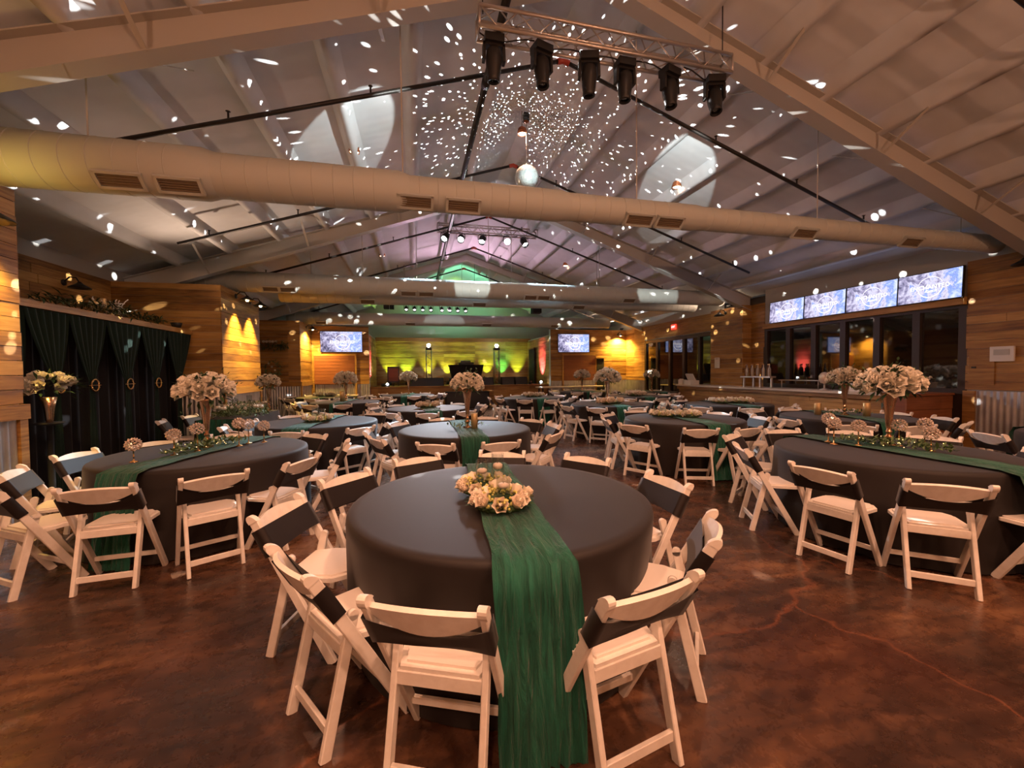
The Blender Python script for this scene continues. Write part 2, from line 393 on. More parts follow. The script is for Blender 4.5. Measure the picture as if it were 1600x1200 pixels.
wq2 = wall('wall_right_corner', (XR, 16.35, 0), (XR + .2, YG, 2.88), 'wallgrey'); planks(wq2, (XR, 16.35), (XR, 18), WT, 2.9, objs=False, m='pine_far'); corrugated(wq2, (XR, 16.35), (XR, 18), 0, WT)
wall('wall_right_behind', (XR + .9, 5.0, 0), (XR + 1.1, 17, 3.9), 'darkframe')
# far walls either side of the stage
def farwall(name, x0, x1, label):
    p = wall(name, (x0, YF + .03, 0), (x1, YF + .2, WOOD), 'wallgrey', label)
    return p
wfl = farwall('wall_far_left', -4.0, -1.8, 'wood wall left of the stage')
planks(wfl, (-1.8, YF), (-4.0, YF), WT, WOOD, objs=False, m='pine_far'); corrugated(wfl, (-1.8, YF), (-4, YF), 0, WT)
wfr = farwall('wall_far_right', 6.15, XR, 'wood wall right of the stage')
planks(wfr, (XR, YF), (6.15, YF), WT, WOOD, objs=False, m='pine_far'); corrugated(wfr, (XR, YF), (6.15, YF), 0, WT)
# stage recess
sb = wall('wall_stage_back', (-1.9, 22.25, 0), (6.4, 22.4, 3.25), 'wallgrey', 'wood back wall of the stage')
planks(sb, (6.4, 22.25), (-1.9, 22.25), .7, 3.2, objs=False, m='pine_far')
trim_board(sb, (6.4, 22.2), (-1.9, 22.2), 3.2, 3.4, .1, 'cedar')
for nm, x, s_ in (('wall_stage_left', -1.85, 1), ('wall_stage_right', 6.2, -1)):
    p = wall(nm, (x - .05 * s_, 18.1, 0), (x - .15 * s_, 22.25, 3.3), 'wallgrey', 'side wall of the stage recess')
    a, b = (x - .05 * s_, 18.1), (x - .05 * s_, 22.25)
    planks(p, b if s_ > 0 else a, a if s_ > 0 else b, .7, 3.25, objs=False, m='pine_far')
wg = wall('wall_gable', (XL, YG, 0), (XR, YG + .15, 6.6), 'wallgrey', 'grey gable end wall above the stage')
for x in (-2.2, 1.2, 4.6, 8.0): link('wall_rib', unit_plank('wallgrey'), wg, (x, YG - .03, 5), 0, (.12, .06, 3.2))
struct(MB().span((XL, YB - .2, 0), (XR, YB, 6.6)).obj('wall_back', M['pine_far']), 'wood wall behind the photographer')
# ------------------------------------------------------------------ steel frames
def rigid_frame(y, label, group='steel roof frames'):
    t = thing('roof_frame', label, 'roof beam', (0, y, 0), 0, group)
    for s_, xe in ((-1, XL + .02), (1, XR - .02)):
        half = abs(xe - RX); n = 12; topl = []; bot = []
        for i in range(n + 1):
            u = i / n; x = RX + s_ * half * u; z = roofz(x) - .14
            dep = .24 + .16 * u
            topl.append((x, z)); bot.append((x, z - dep))
        th = .012; v = []; f = []
        for x, z in topl: v += [(x, -th, z), (x, th, z)]
        for x, z in bot: v += [(x, -th, z), (x, th, z)]
        m1 = 2 * (n + 1)
        for i in range(n):
            f += [(2 * i, 2 * i + 2, m1 + 2 * i + 2, m1 + 2 * i), (2 * i + 1, m1 + 2 * i + 1, m1 + 2 * i + 3, 2 * i + 3)]
        MB().add(v, f).obj('web', M['steelwhite'], t)
        for nm, L in (('top_flange', topl), ('bottom_flange', bot)):
            b = MB(); v = []; f = []
            for x, z in L: v += [(x, -.1, z + .007), (x, .1, z + .007), (x, -.1, z - .007), (x, .1, z - .007)]
            for i in range(n):
                a, c = 4 * i, 4 * i + 4
                f += [(a, c, c + 1, a + 1), (a + 2, a + 3, c + 3, c + 2), (a, a + 2, c + 2, c), (a + 1, c + 1, c + 3, a + 3)]
            b.add(v, f).obj(nm, M['steelwhite'], t)
        zc = bot[-1][1] + .1
        if s_ < 0 and zc > 3.52:
            b = MB()
            for dx, wd in ((.3, (.5, .02)), (.55, (.015, .2)), (.04, (.015, .2))): b.box((xe - s_ * dx, 0, (zc + 3.505) / 2), (*wd, zc - 3.505))
            b.obj('column', M['steelwhite'], t)
        for u in (.3, .55, .8):
            x = RX + s_ * half * u; z = roofz(x)
            for q in (-1, 1): MB().bar((x, q * .08, z - .14 - .24 - .16 * u), (x, q * .75, z - .06), .045, .01).obj('flange_brace', M['steelwhite'], t)
    return t
rigid_frame(4.55, 'tapered cream steel roof frame nearest the camera')
rigid_frame(10.5, 'tapered steel roof frame crossing behind the mirror ball')
rigid_frame(16.6, 'distant tapered steel roof frame in front of the stage')
# ------------------------------------------------------------------ air ducts
def duct(y, z, x0, x1, steps, label, grilles, name='air_duct'):
    t = thing(name, label, 'duct', (0, y, z), 0, 'round air ducts')
    N = len(steps); Ry = Matrix.Rotation(PI / 2, 3, 'Y')
    for i, r in enumerate(steps):
        a = x0 + (x1 - x0) * i / N; b = x0 + (x1 - x0) * (i + 1) / N; prof = [(r, a)]; seams = []; q = a + .1
        nxt = steps[i + 1] if i + 1 < N else r
        while q < b - .3:
            seams.append((q, r)); q += .21
        prof += [(r, b - .12), (nxt, b)]
        if i == 0: prof = [(.01, a), (r - .002, a)] + prof
        if i == N - 1: prof += [(r - .002, b), (.01, b)]
        db = MB().lathe(prof, 32, (0, 0, 0), 0, Ry)
        for q, r_ in seams: db.lathe([(r_, q), (r_ + .004, q + .006), (r_, q + .012)], 32, (0, 0, 0), 0, Ry, False)
        db.obj('duct_section', M['duct'], t)
    for k in range(5):
        hx = x0 + (x1 - x0) * (.06 + .22 * k); zz = roofz(hx) - z
        MB().bar((hx, 0, .1), (hx, 0, zz), .016, .004).obj('hanger_strap', M['steelwhite'], t)
    for gx in grilles:
        i = min(N - 1, int((gx - x0) / (x1 - x0) * N)); r = steps[i]
        A = Matrix.Rotation(math.radians(-42), 3, 'X')
        g = MB()
        for sx in (-1, 1): g.box(A @ Vector((sx * .19, 0, -r - .012)) + Vector((gx, 0, 0)), (.03, .17, .035), 0, A)
        for sy in (-1, 1): g.box(A @ Vector((0, sy * .075, -r - .012)) + Vector((gx, 0, 0)), (.40, .025, .035), 0, A)
        go = g.obj('grille_frame', M['duct'], t)
        g = MB(); g.box(A @ Vector((0, 0, -r - .004)) + Vector((gx, 0, 0)), (.36, .13, .01), 0, A)
        for k in range(5): g.box(A @ Vector((0, -.05 + .025 * k, -r - .014)) + Vector((gx, 0, 0)), (.35, .006, .02), 0, A)
        g.obj('grille', M['grille'], t)
    return t
duct(5.0, 3.665, -3.93, 9.8, [.26, .225, .19, .17, .155, .15, .147], 'long beige air duct with grilles crossing the near ceiling', [-2.75, -2.25, .05, .6, 2.9, 3.35, 5.6, 7.7])
duct(11.15, 3.80, -5.4, 9.5, [.24, .24, .235, .23, .22], 'beige air duct crossing the middle of the hall', [-3.3, -2.95, -.1, .35, 3.2, 3.55, 6.2])
duct(12.05, 3.70, -3.4, 9.2, [.22, .22, .21, .2], 'slimmer air duct running right behind the middle duct', [-1.2, 1.9, 5.0])
duct(17.1, 3.70, -4.6, 8.6, [.24, .24, .23, .22], 'far pale air duct in front of the stage wall', [-3.4, -.1, 3.0, 6.0])
# ------------------------------------------------------------------ sprinkler pipes
def branch(y, label):
    t = thing('sprinkler_pipe', label, 'pipe', (0, y, 0), 0, 'sprinkler branch pipes')
    ap = (RX + .05, 0, roofz(RX) - .36)
    for s_, xe in ((-1, -4.2), (1, 8.4)):
        e = (xe, 0, roofz(xe) - .36); MB().tube([ap, e], .028, 8).obj('branch_pipe', M['pipe'], t)
        for u in (.16, .42, .68, .92):
            x = ap[0] + (xe - ap[0]) * u; z = roofz(x) - .36
            b = MB(); b.tube([(x, 0, z - .02), (x, 0, z + .10)], .012, 6); b.lathe([(.004, 0), (.03, .012), (.004, .016)], 8, (x, 0, z + .095)); b.obj('sprinkler_head', M['pipe'], t)
    MB().tube([(ap[0] - .09, 0, ap[2] - .03), ap, (ap[0] + .09, 0, ap[2] - .03)], .042, 8).obj('elbow_fitting', M['redfit'], t)
for y, l in ((2.7, 'black sprinkler branch pipe nearest the camera at upper right'), (5.76, 'black sprinkler branch pipe with red elbow behind the lighting truss'), (8.86, 'black sprinkler branch pipe just behind the mirror ball'),
             (11.9, 'third black sprinkler pipe above the middle ducts'), (14.95, 'fourth black sprinkler pipe under the mauve ceiling'), (18.0, 'farthest black sprinkler pipe by the green ceiling')): branch(y, l)
t = thing('sprinkler_main', 'thick black sprinkler main running along the ridge', 'pipe')
MB().tube([(1.05, YB + .3, 5.60), (1.05, 21.5, 5.60)], .048, 10).obj('main_pipe', M['pipe'], t)
for y in (2.7, 5.76, 8.86, 11.9, 14.95, 18.0):
    MB().tube([(1.05, y - .07, 5.60), (1.05, y + .07, 5.60)], .062, 10).obj('coupling', M['pipe'], t)
    MB().tube([(1.05, y, 5.6), (1.05, y, roofz(1.05) - .36)], .03, 8).obj('riser', M['pipe'], t)
# smoke detector and far hall details are further down
# ------------------------------------------------------------------ chairs
def chair_parts():
    """white resin folding chair; origin on the floor under the top of the back, facing +Y"""
    P = []
    top = Vector((0, 0, .80)); foot = Vector((0, .44, 0)); d = (foot - top).normalized()
    nrm = Vector((0, -d.z, d.y)).normalized()          # points to the table side (+y, +z)
    if nrm.y < 0: nrm = -nrm
    at = lambda s_: top + d * s_
    for sx in (-1, 1):
        b = MB(); x = Vector((sx * .213, 0, 0))
        b.bar(at(.045) + x, foot + x, .026, .050, (1, 0, 0), .3)
        # rounded knob on top of the post, rolled to the back
        n = 9; v = []; f = []
        for k in range(n):
            a = PI * k / (n - 1); p = at(.045) + nrm * (.025 * math.cos(a)) - d * (.045 * math.sin(a)) - nrm * .012 * math.sin(a)
            v += [p + x - Vector((.016, 0, 0)), p + x + Vector((.016, 0, 0))]
        for k in range(n - 1): f.append((2 * k, 2 * k + 1, 2 * k + 3, 2 * k + 2))
        f += [tuple(2 * k for k in range(n))[::-1], tuple(2 * k + 1 for k in range(n))]
        b.add(v, f); P.append(('front_leg', b, 'chair'))
    for sx in (-1, 1):
        b = MB(); p0 = Vector((sx * .178, .065, 0)); p1 = Vector((sx * .178, .195, .545))
        b.bar(p0, p1, .026, .046, (1, 0, 0), .3); b.tube([p1 + Vector((-.013, 0, 0)), p1 + Vector((.013, 0, 0))], .023, 12); P.append(('rear_leg', b, 'chair'))
    # top rail: lens shaped board bowed to the back
    b = MB(); n = 14; v = []; f = []
    for i in range(n + 1):
        u = -1 + 2 * i / n; x = u * .205; arch = 1 - u * u
        bow = -nrm * (.030 * arch)
        t_ = at(.055 - .040 * arch) + bow + Vector((x, 0, 0)); bt = at(.095 + .052 * arch) + bow + Vector((x, 0, 0))
        v += [t_ + nrm * .010, t_ - nrm * .010, bt - nrm * .010, bt + nrm * .010]
    for i in range(n):
        a, c = 4 * i, 4 * i + 4
        for k in range(4): f.append((a + k, c + k, c + (k + 1) % 4, a + (k + 1) % 4))
    b.add(v, f); P.append(('back_rail', b, 'chair'))
    # lower back slat hidden in the sash
    b = MB().bar(at(.20) + Vector((-.2, 0, 0)), at(.20) + Vector((.2, 0, 0)), .05, .016, d); P.append(('back_slat', b, 'chair'))
    # seat frame with cut front corners, pad recessed in it
    def slab(ol, z0, z1):
        n = len(ol); v = [(x, y, z) for z in (z0, z1) for x, y in ol]
        return v, [tuple(range(n))[::-1], tuple(range(n, 2 * n))] + [(i, (i + 1) % n, (i + 1) % n + n, i + n) for i in range(n)]
    ol = [(-.155, .15), (.155, .15), (.192, .26), (.192, .43), (.135, .505), (-.135, .505), (-.192, .43), (-.192, .26)]
    b = MB(); b.add(*slab(ol, .425, .448)); P.append(('seat', b, 'chair'))
    il = [(x * .88, .345 + (y - .345) * .88) for x, y in ol]; b = MB(); v, f = slab(il, .446, .459)
    b.add(v, f); P.append(('seat_pad', b, 'pad'))
    b = MB().bar((-.165, .155, .405), (.165, .155, .405), .055, .022, (0, 0, 1)); P.append(('seat_rail', b, 'chair'))
    b = MB().bar((-.165, .088, .10), (.165, .088, .10), .042, .020, (0, 0, 1)); P.append(('rear_stretcher', b, 'chair'))
    b = MB().bar((-.2, .36, .145), (.2, .36, .145), .034, .02, (0, 0, 1)); P.append(('front_stretcher', b, 'chair'))
    # stretch sash around both posts; it dips behind the rail
    b = MB(); n = 16; loops = []
    for j in range(4):
        w_ = j / 3; ring = []
        for i in range(n + 1):
            u = -1 + 2 * i / n; s_ = .088 + (.245 - .088) * w_ - .010 * (1 - u * u) * w_
            ring.append(at(s_) + nrm * (.030 - .006 * (1 - u * u)) + Vector((u * .232, 0, 0)))
        for i in range(n, -1, -1):
            u = -1 + 2 * i / n; c_ = 1 - u * u; s_ = .088 + .075 * c_ + (.157 - .085 * c_) * w_
            wr_ = .004 * math.sin(w_ * 9 + u * 3) * c_
            ring.append(at(s_) - nrm * (.032 - .004 * c_ + wr_) + Vector((u * .232, 0, 0)))
        loops.append(ring)
    q = len(loops[0]); v = [p for r in loops for p in r]
    f = [(j * q + i, j * q + (i + 1) % q, (j + 1) * q + (i + 1) % q, (j + 1) * q + i) for j in range(3) for i in range(q)]
    b.add(v, f, 0, True); P.append(('sash', b, 'sash')); return P
CP = chair_parts()
CH_MESH = []
for nm, b, m in CP:
    me = b.mesh(nm); me.materials.append(M[m]); CH_MESH.append((nm, me))
far = MB(); FM = ['chair', 'pad', 'sash']
for nm, b, m in CP: far.add(b.v, b.f, FM.index(m))
far_me = far.mesh('folding_chair')
for m in FM: far_me.materials.append(M[m])
def chair(px, py, rz, label, group, detail=True):
    if detail:
        t = thing('folding_chair', label, 'chair', (px, py, 0), rz, group)
        for nm, me in CH_MESH: link(nm, me, t)
    else:
        t = tag(link('folding_chair', far_me, None, (px, py, 0), rz), label, 'chair', group)
    return t
# ------------------------------------------------------------------ tables
TR = .915; TH = .765
def cloth_mesh(seed, nf, pushes=()):
    b = MB(); n = 108; rings = []
    for r in (.02, .3, .6, .86): rings.append([(r, TH + .001)] * n)
    rings.append([(TR - .012, TH)] * n); rings.append([(TR + .004, TH - .010)] * n); rings.append([(TR + .010, TH - .03)] * n)
    for j in range(1, 15):
        u = j / 14; z = (TH - .03) * (1 - u) + .012 * u; row = []
        for k in range(n):
            a = 2 * PI * k / n
            fold = noise.noise((math.cos(a) * nf, math.sin(a) * nf, seed)) * .09 + .035 * math.sin(a * 19 + 2.5 * noise.noise((math.cos(a) * 2, math.sin(a) * 2, seed + 9)))
            R_ = TR + .010 + .02 * u + fold * u ** 1.1 * .6
            for pa, pr in pushes:     # the skirt gives way to a tucked-in chair
                da = abs((a - pa + PI) % (2 * PI) - PI) * .95
                k_ = 1 - max(0, min(1, (da - .25) / .12)); k_ = k_ * k_ * (3 - 2 * k_); e_ = max(0, min(1, u / .5))
                lim = min(R_, max(.88, pr - .42)); R_ += (lim - R_) * k_ * e_
            row.append((R_, z))
        rings.append(row)
    v = []
    for row in rings:
        for k, (r, z) in enumerate(row): a = 2 * PI * k / n; v.append((r * math.cos(a), r * math.sin(a), z))
    f = [(i * n + k, i * n + (k + 1) % n, (i + 1) * n + (k + 1) % n, (i + 1) * n + k) for i in range(len(rings) - 1) for k in range(n)]
    f.append(tuple(range(n)))
    b.add(v, f, 0, True); me = b.mesh('tablecloth'); me.materials.append(M['cloth']); return me
tt = MB().lathe([(.01, .725), (.90, .725), (.905, .735), (.905, .75), (.90, .757), (.01, .757)], 40).mesh('tabletop'); tt.materials.append(M['panelwood'])
tl = MB().bar((0, 0, 0), (0, 0, .726), .04, .04).mesh('leg'); tl.materials.append(M['black'])
def runner_mesh(seed, w0=.165, w1=.175, ends=(.02, .02), bias=0.0):
    """gauze strip: floor - up the skirt - over the top - down again, along local Y"""
    R = TR + .055
    path = []
    def side(sg, zend):
        pts = []
        for j in range(16): u = 1 - j / 16; pts.append((sg * (R + .085 * u), zend + (TH - .03 - zend) * (1 - u)))
        pts.append((sg * (TR + .03), TH + .001)); return pts
    A = side(-1, ends[0]); B = side(1, ends[1])[::-1]
    mid = [(-TR + .06 + (2 * TR - .12) * j / 48, TH + .007) for j in range(49)]
    path = A + mid + B; n = 36; N = len(path); cum = [0]
    for (a, b_), (c, d_) in zip(path, path[1:]): cum.append(cum[-1] + math.hypot(c - a, d_ - b_))
    v = []
    for i, (y, z) in enumerate(path):
        s_ = cum[i]; hang = abs(y) > TR + .02
        wd = (w0 if not hang else w1) * (1 + .05 * noise.noise((s_ * 2, seed, 0)))
        for k in range(n + 1):
            u = -1 + 2 * k / n
            e = .018 * noise.noise((s_ * 3, seed, k * .0 + (1 if u > 0 else -1) * 7)) * abs(u)
            wr_ = noise.noise((u * 6 + .8 * noise.noise((s_ * 4, 1, seed)), s_ * 1.8, seed)) * .55 + noise.noise((u * 13 + 1.2 * noise.noise((s_ * 5, 3, seed)), s_ * 3.0, seed + 3)) * .55
            x = u * wd + e + bias * (abs(s_ - cum[-1] / 2) / cum[-1] if hang else 0)
            if hang: v.append((x, y + (.034 * wr_ + .026) * (1 if y > 0 else -1), z))
            else: v.append((x, y, z + .006 + .011 * (wr_ + .7)))
    q = n + 1; f = [(i * q + k, i * q + k + 1, (i + 1) * q + k + 1, (i + 1) * q + k) for i in range(N - 1) for k in range(n)]
    b = MB(); b.add(v, f, 0, True); me = b.mesh('table_runner'); me.materials.append(M['runner']); return me
RUN = [runner_mesh(2.2), runner_mesh(6.6)]
POSW = {0: 'right', 1: 'back right', 2: 'rear right', 3: 'rear left', 4: 'back left', 5: 'left', 6: 'front left', 7: 'near left', 8: 'near right', 9: 'front right'}
def table_set(name, where, x, y, run_deg, chairs, detail=True, a0=None, skip=(), rad=1.34, seed=0):
    """where: short unique phrase; chairs: list of (px,py,back direction deg, word) or None for a regular ring starting at a0"""
    k = seed % 2
    t = thing('round_table', f'round banquet table beneath the black cloth, {where}', 'table', (x, y, 0), 0, 'round banquet tables')
    link('tabletop', tt, t)
    for sx in (-1, 1):
        for sy in (-1, 1): link('leg', tl, t, (sx * .5, sy * .5, 0))
    tag(link('table_runner', RUN[k], None, (x, y, 0), math.radians(run_deg - 90)), f'crinkled green gauze runner, {where}', 'table runner', 'green gauze runners')
    lst = []
    if chairs: lst = chairs
    else:
        rg = random.Random(seed)
        for i in range(10):
            a = a0 + 36 * i + rg.uniform(-4, 4)
            if i in skip: continue
            r = rad + rg.uniform(-.05, .06)
            lst.append((x + r * math.cos(math.radians(a)), y + r * math.sin(math.radians(a)), a + rg.uniform(-7, 7), None))
    cl = cloth_mesh(1.3 + seed * 3.1, 2.6, [(math.atan2(c[1] - y, c[0] - x), math.hypot(c[0] - x, c[1] - y)) for c in lst])
    tag(link('tablecloth', cl, None, (x, y, 0)), f'floor-length black round tablecloth, {where}', 'tablecloth', 'black round tablecloths')
    # words: order by angle seen from the camera side
    used = set()
    for px, py, a, word in lst:
        ang = (math.degrees(math.atan2(py - y, px - x))) % 360
        i = int(round(ang / 36.0)) % 10
        if word is None:
            q = i
            for dlt in (0, 1, -1, 2, -2, 3, -3, 4, 5):
                if (i + dlt) % 10 not in used: q = (i + dlt) % 10; break
            used.add(q); word = POSW[q]
        chair(px, py, math.radians(a + 90), f'white folding chair with black sash, {word} seat, {where}', 'white folding chairs', detail)
def from_knobs(lst):
    out = []
    for (ax, ay), (bx, by), a in lst: out.append(((ax + bx) / 2, (ay + by) / 2, a, None))
    return out
T = {}
T[1] = (.53, 2.55)
table_set('T1', 'nearest central table', .53, 2.55, 86.5, from_knobs([
    ((-.18, 1.47), (.2, 1.3), -114), ((-.66, 2.04), (-.4, 1.66), -146), ((-.87, 2.48), (-.75, 2.86), 163), ((-.68, 3.2), (-.39, 3.51), 138),
    ((-.18, 3.78), (.2, 3.97), 116), ((.63, 3.98), (1.03, 3.83), 69), ((1.4, 3.63), (1.66, 3.28), 37), ((1.77, 2.81), (1.8, 2.39), 4), ((1.58, 1.89), (1.33, 1.57), -38), ((.64, 1.25), (1.03, 1.33), -78)]), seed=0)
T[2] = (-2.1, 4.9)
table_set('T2', 'near left table', -2.1, 4.9, 75, from_knobs([
    ((-2.4, 3.44), (-1.99, 3.48), -85), ((-1.7, 3.52), (-1.34, 3.74), -59), ((-3.25, 4.12), (-3.38, 4.46), -160), ((-3.45, 4.9), (-3.37, 5.34), 170),
    ((-3.18, 5.57), (-2.9, 5.87), 137), ((-2.54, 6.03), (-2.2, 6.25), 113), ((-1.07, 3.92), (-.92, 4.27), -24), ((-1.40, 5.95), (-1.10, 5.62), 44), ((-.72, 4.72), (-.74, 5.13), 8), ((-3.05, 3.72), (-2.82, 3.45), -122)]), seed=1)
T[3] = (4.43, 2.98)
table_set('T3', 'near right table', 4.43, 2.98, 90, None, a0=-166, seed=2, skip=(), rad=1.36)
T[4] = (.7, 5.82)
table_set('T4', 'second central table', .7, 5.82, 90, None, a0=-148, seed=3)
T[5] = (-1.55, 7.4)
table_set('T5', 'second left table', -1.55, 7.4, 82, None, a0=-130, seed=4)
T[6] = (4.3, 5.9)
table_set('T6', 'second right table', 4.3, 5.9, 83, None, a0=-156, seed=5)
T[8] = (6.95, 5.3)
table_set('T8', 'pillar-candle table near the bar', 6.95, 5.3, 71, None, a0=-140, seed=6)
T[7] = (.3, 9.45)
table_set('T7', 'third central table', .3, 9.45, 95, None, a0=-125, seed=7)
T[9] = (7.25, 8.1)
table_set('T9', 'table right against the bar', 7.1, 8.1, 80, None, a0=-150, seed=8, skip=(4,))
T[10] = (4.75, 9.1)
table_set('T10', 'third right table', 4.6, 9.1, 82, None, a0=-128, detail=False, seed=9)
T[11] = (3.7, 12.0)
table_set('T11', 'fourth central table', 3.6, 12.2, 90, None, a0=-118, detail=False, seed=10)
T[12] = (-1.9, 12.6)
table_set('T12', 'far left vase table', -1.9, 12.4, 85, None, a0=-120, detail=False, seed=11)
T[13] = (-3.1, 15.3)
table_set('T13', 'farthest left table', -3.0, 15.3, 85, None, a0=-130, detail=False, seed=12)
T[14] = (-.2, 15.6)
table_set('T14', 'farthest table before the stage', -.2, 15.4, 85, None, a0=-120, detail=False, seed=13)
T[15] = (6.6, 11.4)
table_set('T15', 'fourth right table', 6.7, 11.5, 86, None, a0=-125, detail=False, seed=14)
T[16] = (7.0, 15.2)
table_set('T16', 'far table before the right screen wall', 6.5, 15.2, 86, None, a0=-125, detail=False, seed=15)
T[17] = (9.0, 14.6)
table_set('T17', 'far table by the glazed doors', 8.6, 13.6, 86, None, a0=-125, detail=False, seed=16, skip=(3, 4))
T[18] = (7.75, 2.95)
table_set('T18', 'table at the right edge', 7.75, 2.7, 86, None, a0=150, seed=17, skip=(4, 5, 6, 7, 8, 9))
# ------------------------------------------------------------------ flowers
def petal(b, base, ang, tilt, L, W, curl, mi):
    ca, sa = math.cos(ang), math.sin(ang)
    def fn(u, v):
        x = (v - .5) * W * math.sin(PI * (.20 + .48 * u)) ; h = u * L
        out = math.sin(tilt) * h + curl * u * u * L; z = math.cos(tilt) * h - abs(curl) * u * u * L * .4
        rr = base + out - (abs(v - .5) * 2) ** 2 * W * .35
        return (ca * rr - sa * x, sa * rr + ca * x, z)
    b.grid(fn, 3, 2, mi)
def rose_mesh(name, m, seed):
    rg = random.Random(seed); b = MB()
    b.lathe([(.002, .30), (.10, .62), (.16, .82), (.10, .95), (.02, .86)], 7)
    for n_, base, tilt, L, W, curl in ((4, .12, -.02, .98, .66, .02), (5, .24, .12, .92, .86, .05), (6, .30, .45, .78, .95, .12)):
        off = rg.random() * 6
        for k in range(n_): petal(b, base, off + 2 * PI * k / n_, tilt, L, W, curl, 0)
    me = b.mesh(name); me.materials.append(M[m]); return me
ROSE = [rose_mesh('rose', 'rose', 1), rose_mesh('rose', 'rose', 2)]
BLUSH = [rose_mesh('rose', 'peach', 3), rose_mesh('rose', 'peach', 4)]
def leaf(b, p, d, L, W, mi=0):
    d = Vector(d).normalized(); s_ = d.cross(Vector((0, 0, 1)))
    s_ = s_.normalized() if s_.length > .05 else Vector((1, 0, 0)); up_ = s_.cross(d)
    p = Vector(p); m_ = p + d * L * .5 + up_ * L * .10
    b.add([p, m_ + s_ * W, p + d * L, m_ - s_ * W, m_ - up_ * W * .35], [(0, 1, 4), (1, 2, 4), (2, 3, 4), (3, 0, 4)], mi, True)
def rand_dir(rg, zmin=-1):
    while True:
        v = Vector((rg.uniform(-1, 1), rg.uniform(-1, 1), rg.uniform(zmin, 1)))
        if .1 < v.length < 1: return v.normalized()
def put(me, parent, p, d, s_, name='rose'):
    o = link(name, me, parent, p); o.rotation_euler = Vector(d).to_track_quat('Z', 'Y').to_euler(); o.scale = (s_, s_, s_); return o
VASE = [(.002, 0), (.062, 0), (.062, .008), (.03, .022), (.014, .05), (.030, .07), (.034, .085), (.014, .11), (.024, .125), (.026, .14), (.016, .158), (.024, .19), (.034, .30), (.050, .42), (.066, .50), (.072, .52), (.068, .52), (.045, .42), (.03, .3), (.018, .2), (.002, .19)]
vase_me = MB().lathe(VASE, 20).mesh('vase'); vase_me.materials.append(M['rosegold'])
def tall_bouquet(x, y, z, label, seed, detail=True, R=.27, vs_=1.0, nr=34, white=True):
    rg = random.Random(seed); t = thing('floral_centerpiece', label, 'flowers', (x, y, z), rg.random() * 6, 'tall vase bouquets')
    link('vase', vase_me, t, None, 0, (1, 1, vs_))
    c = Vector((0, 0, .60 * vs_)); lb = MB()
    jb = MB()
    gold = PI * (3 - 5 ** .5)
    for i in range(nr):
        zz = 1 - 1.30 * (i + .5) / nr; rr = math.sqrt(max(0, 1 - zz * zz)); a = gold * i + rg.uniform(-.15, .15)
        d = Vector((rr * math.cos(a), rr * math.sin(a), zz)); p = c + Vector((d.x * R * .80, d.y * R * .80, d.z * R * .52))
        s_ = rg.uniform(.080, .108) * R / .27
        if detail: put(ROSE[i % 2], t, p - d * .02, d + Vector((0, 0, .2)), s_)
        else:
            q = d.to_track_quat('Z', 'Y').to_matrix(); src = ROSE[i % 2]
            jb.add([p + q @ (v_.co * s_) for v_ in src.vertices], [tuple(f_.vertices) for f_ in src.polygons], 0, True)
    if not detail: jb.obj('roses', M['rose'], t)['kind'] = 'stuff'
    for i in range(90):
        d = rand_dir(rg, -.6); p = c + Vector((d.x * R * .75, d.y * R * .75, d.z * R * .5)); leaf(lb, p, d + rand_dir(rg) * .5, rg.uniform(.07, .13) * R / .27, .018)
    for k in range(10):
        d = rand_dir(rg, .1); p = c + Vector((d.x, d.y, d.z * .6)) * R * .7
        for j in range(4): leaf(lb, p + d * (.03 + .035 * j), d + rand_dir(rg) * .8, .045, .012)
    o = lb.obj('foliage', M['leaf'], t); o['kind'] = 'stuff'; return t
def greenery(x, y, z, label, seed, L=.75, W=.16, ang=0, n=150, blossoms=0, lights=0, height=.06):
    rg = random.Random(seed); t = thing('greenery_garland', label, 'garland', (x, y, z), ang, 'table greenery'); b = MB()
    for i in range(n):
        u = rg.uniform(-1, 1); p = (u * L / 2, rg.gauss(0, W * .35), .012 + rg.random() * height * (1 - .6 * abs(u)))
        leaf(b, p, (rg.uniform(-1, 1), rg.uniform(-1, 1), rg.uniform(0, .8)), rg.uniform(.04, .085), .013)
    o = b.obj('foliage', M['eucal'], t); o['kind'] = 'stuff'
    for i in range(blossoms): put(ROSE[i % 2], t, (rg.uniform(-.5, .5) * L, rg.gauss(0, W * .3), height * .7), rand_dir(rg, .3), .05, 'blossom')
    if lights:
        b = MB()
        for i in range(lights): b.blob((rg.uniform(-.5, .5) * L, rg.gauss(0, W * .4), .02 + rg.random() * height), .004, 5)
        o = b.obj('fairy_lights', M['fairy'], t); o['kind'] = 'stuff'
    return t
def glass_cyl(x, y, z, h, r, label, group='floating candle glasses'):
    t = thing('candle_glass', label, 'candle holder', (x, y, z), 0, group)
    MB().lathe([(.002, .001), (r - .004, .001), (r, .006), (r, h), (r - .0035, h), (r - .0035, .008), (.002, .008)], 24).obj('glass_cylinder', M['glass'], t)
    MB().lathe([(.002, h * .52), (r * .62, h * .54), (r * .80, h * .60), (r * .78, h * .66), (r * .5, h * .70), (.004, h * .705)], 16).obj('floating_candle', M['candle'], t)
    MB().tube([(0, 0, h * .70), (0, 0, h * .70 + .012)], .0015, 5).obj('wick', M['black'], t)
    return t
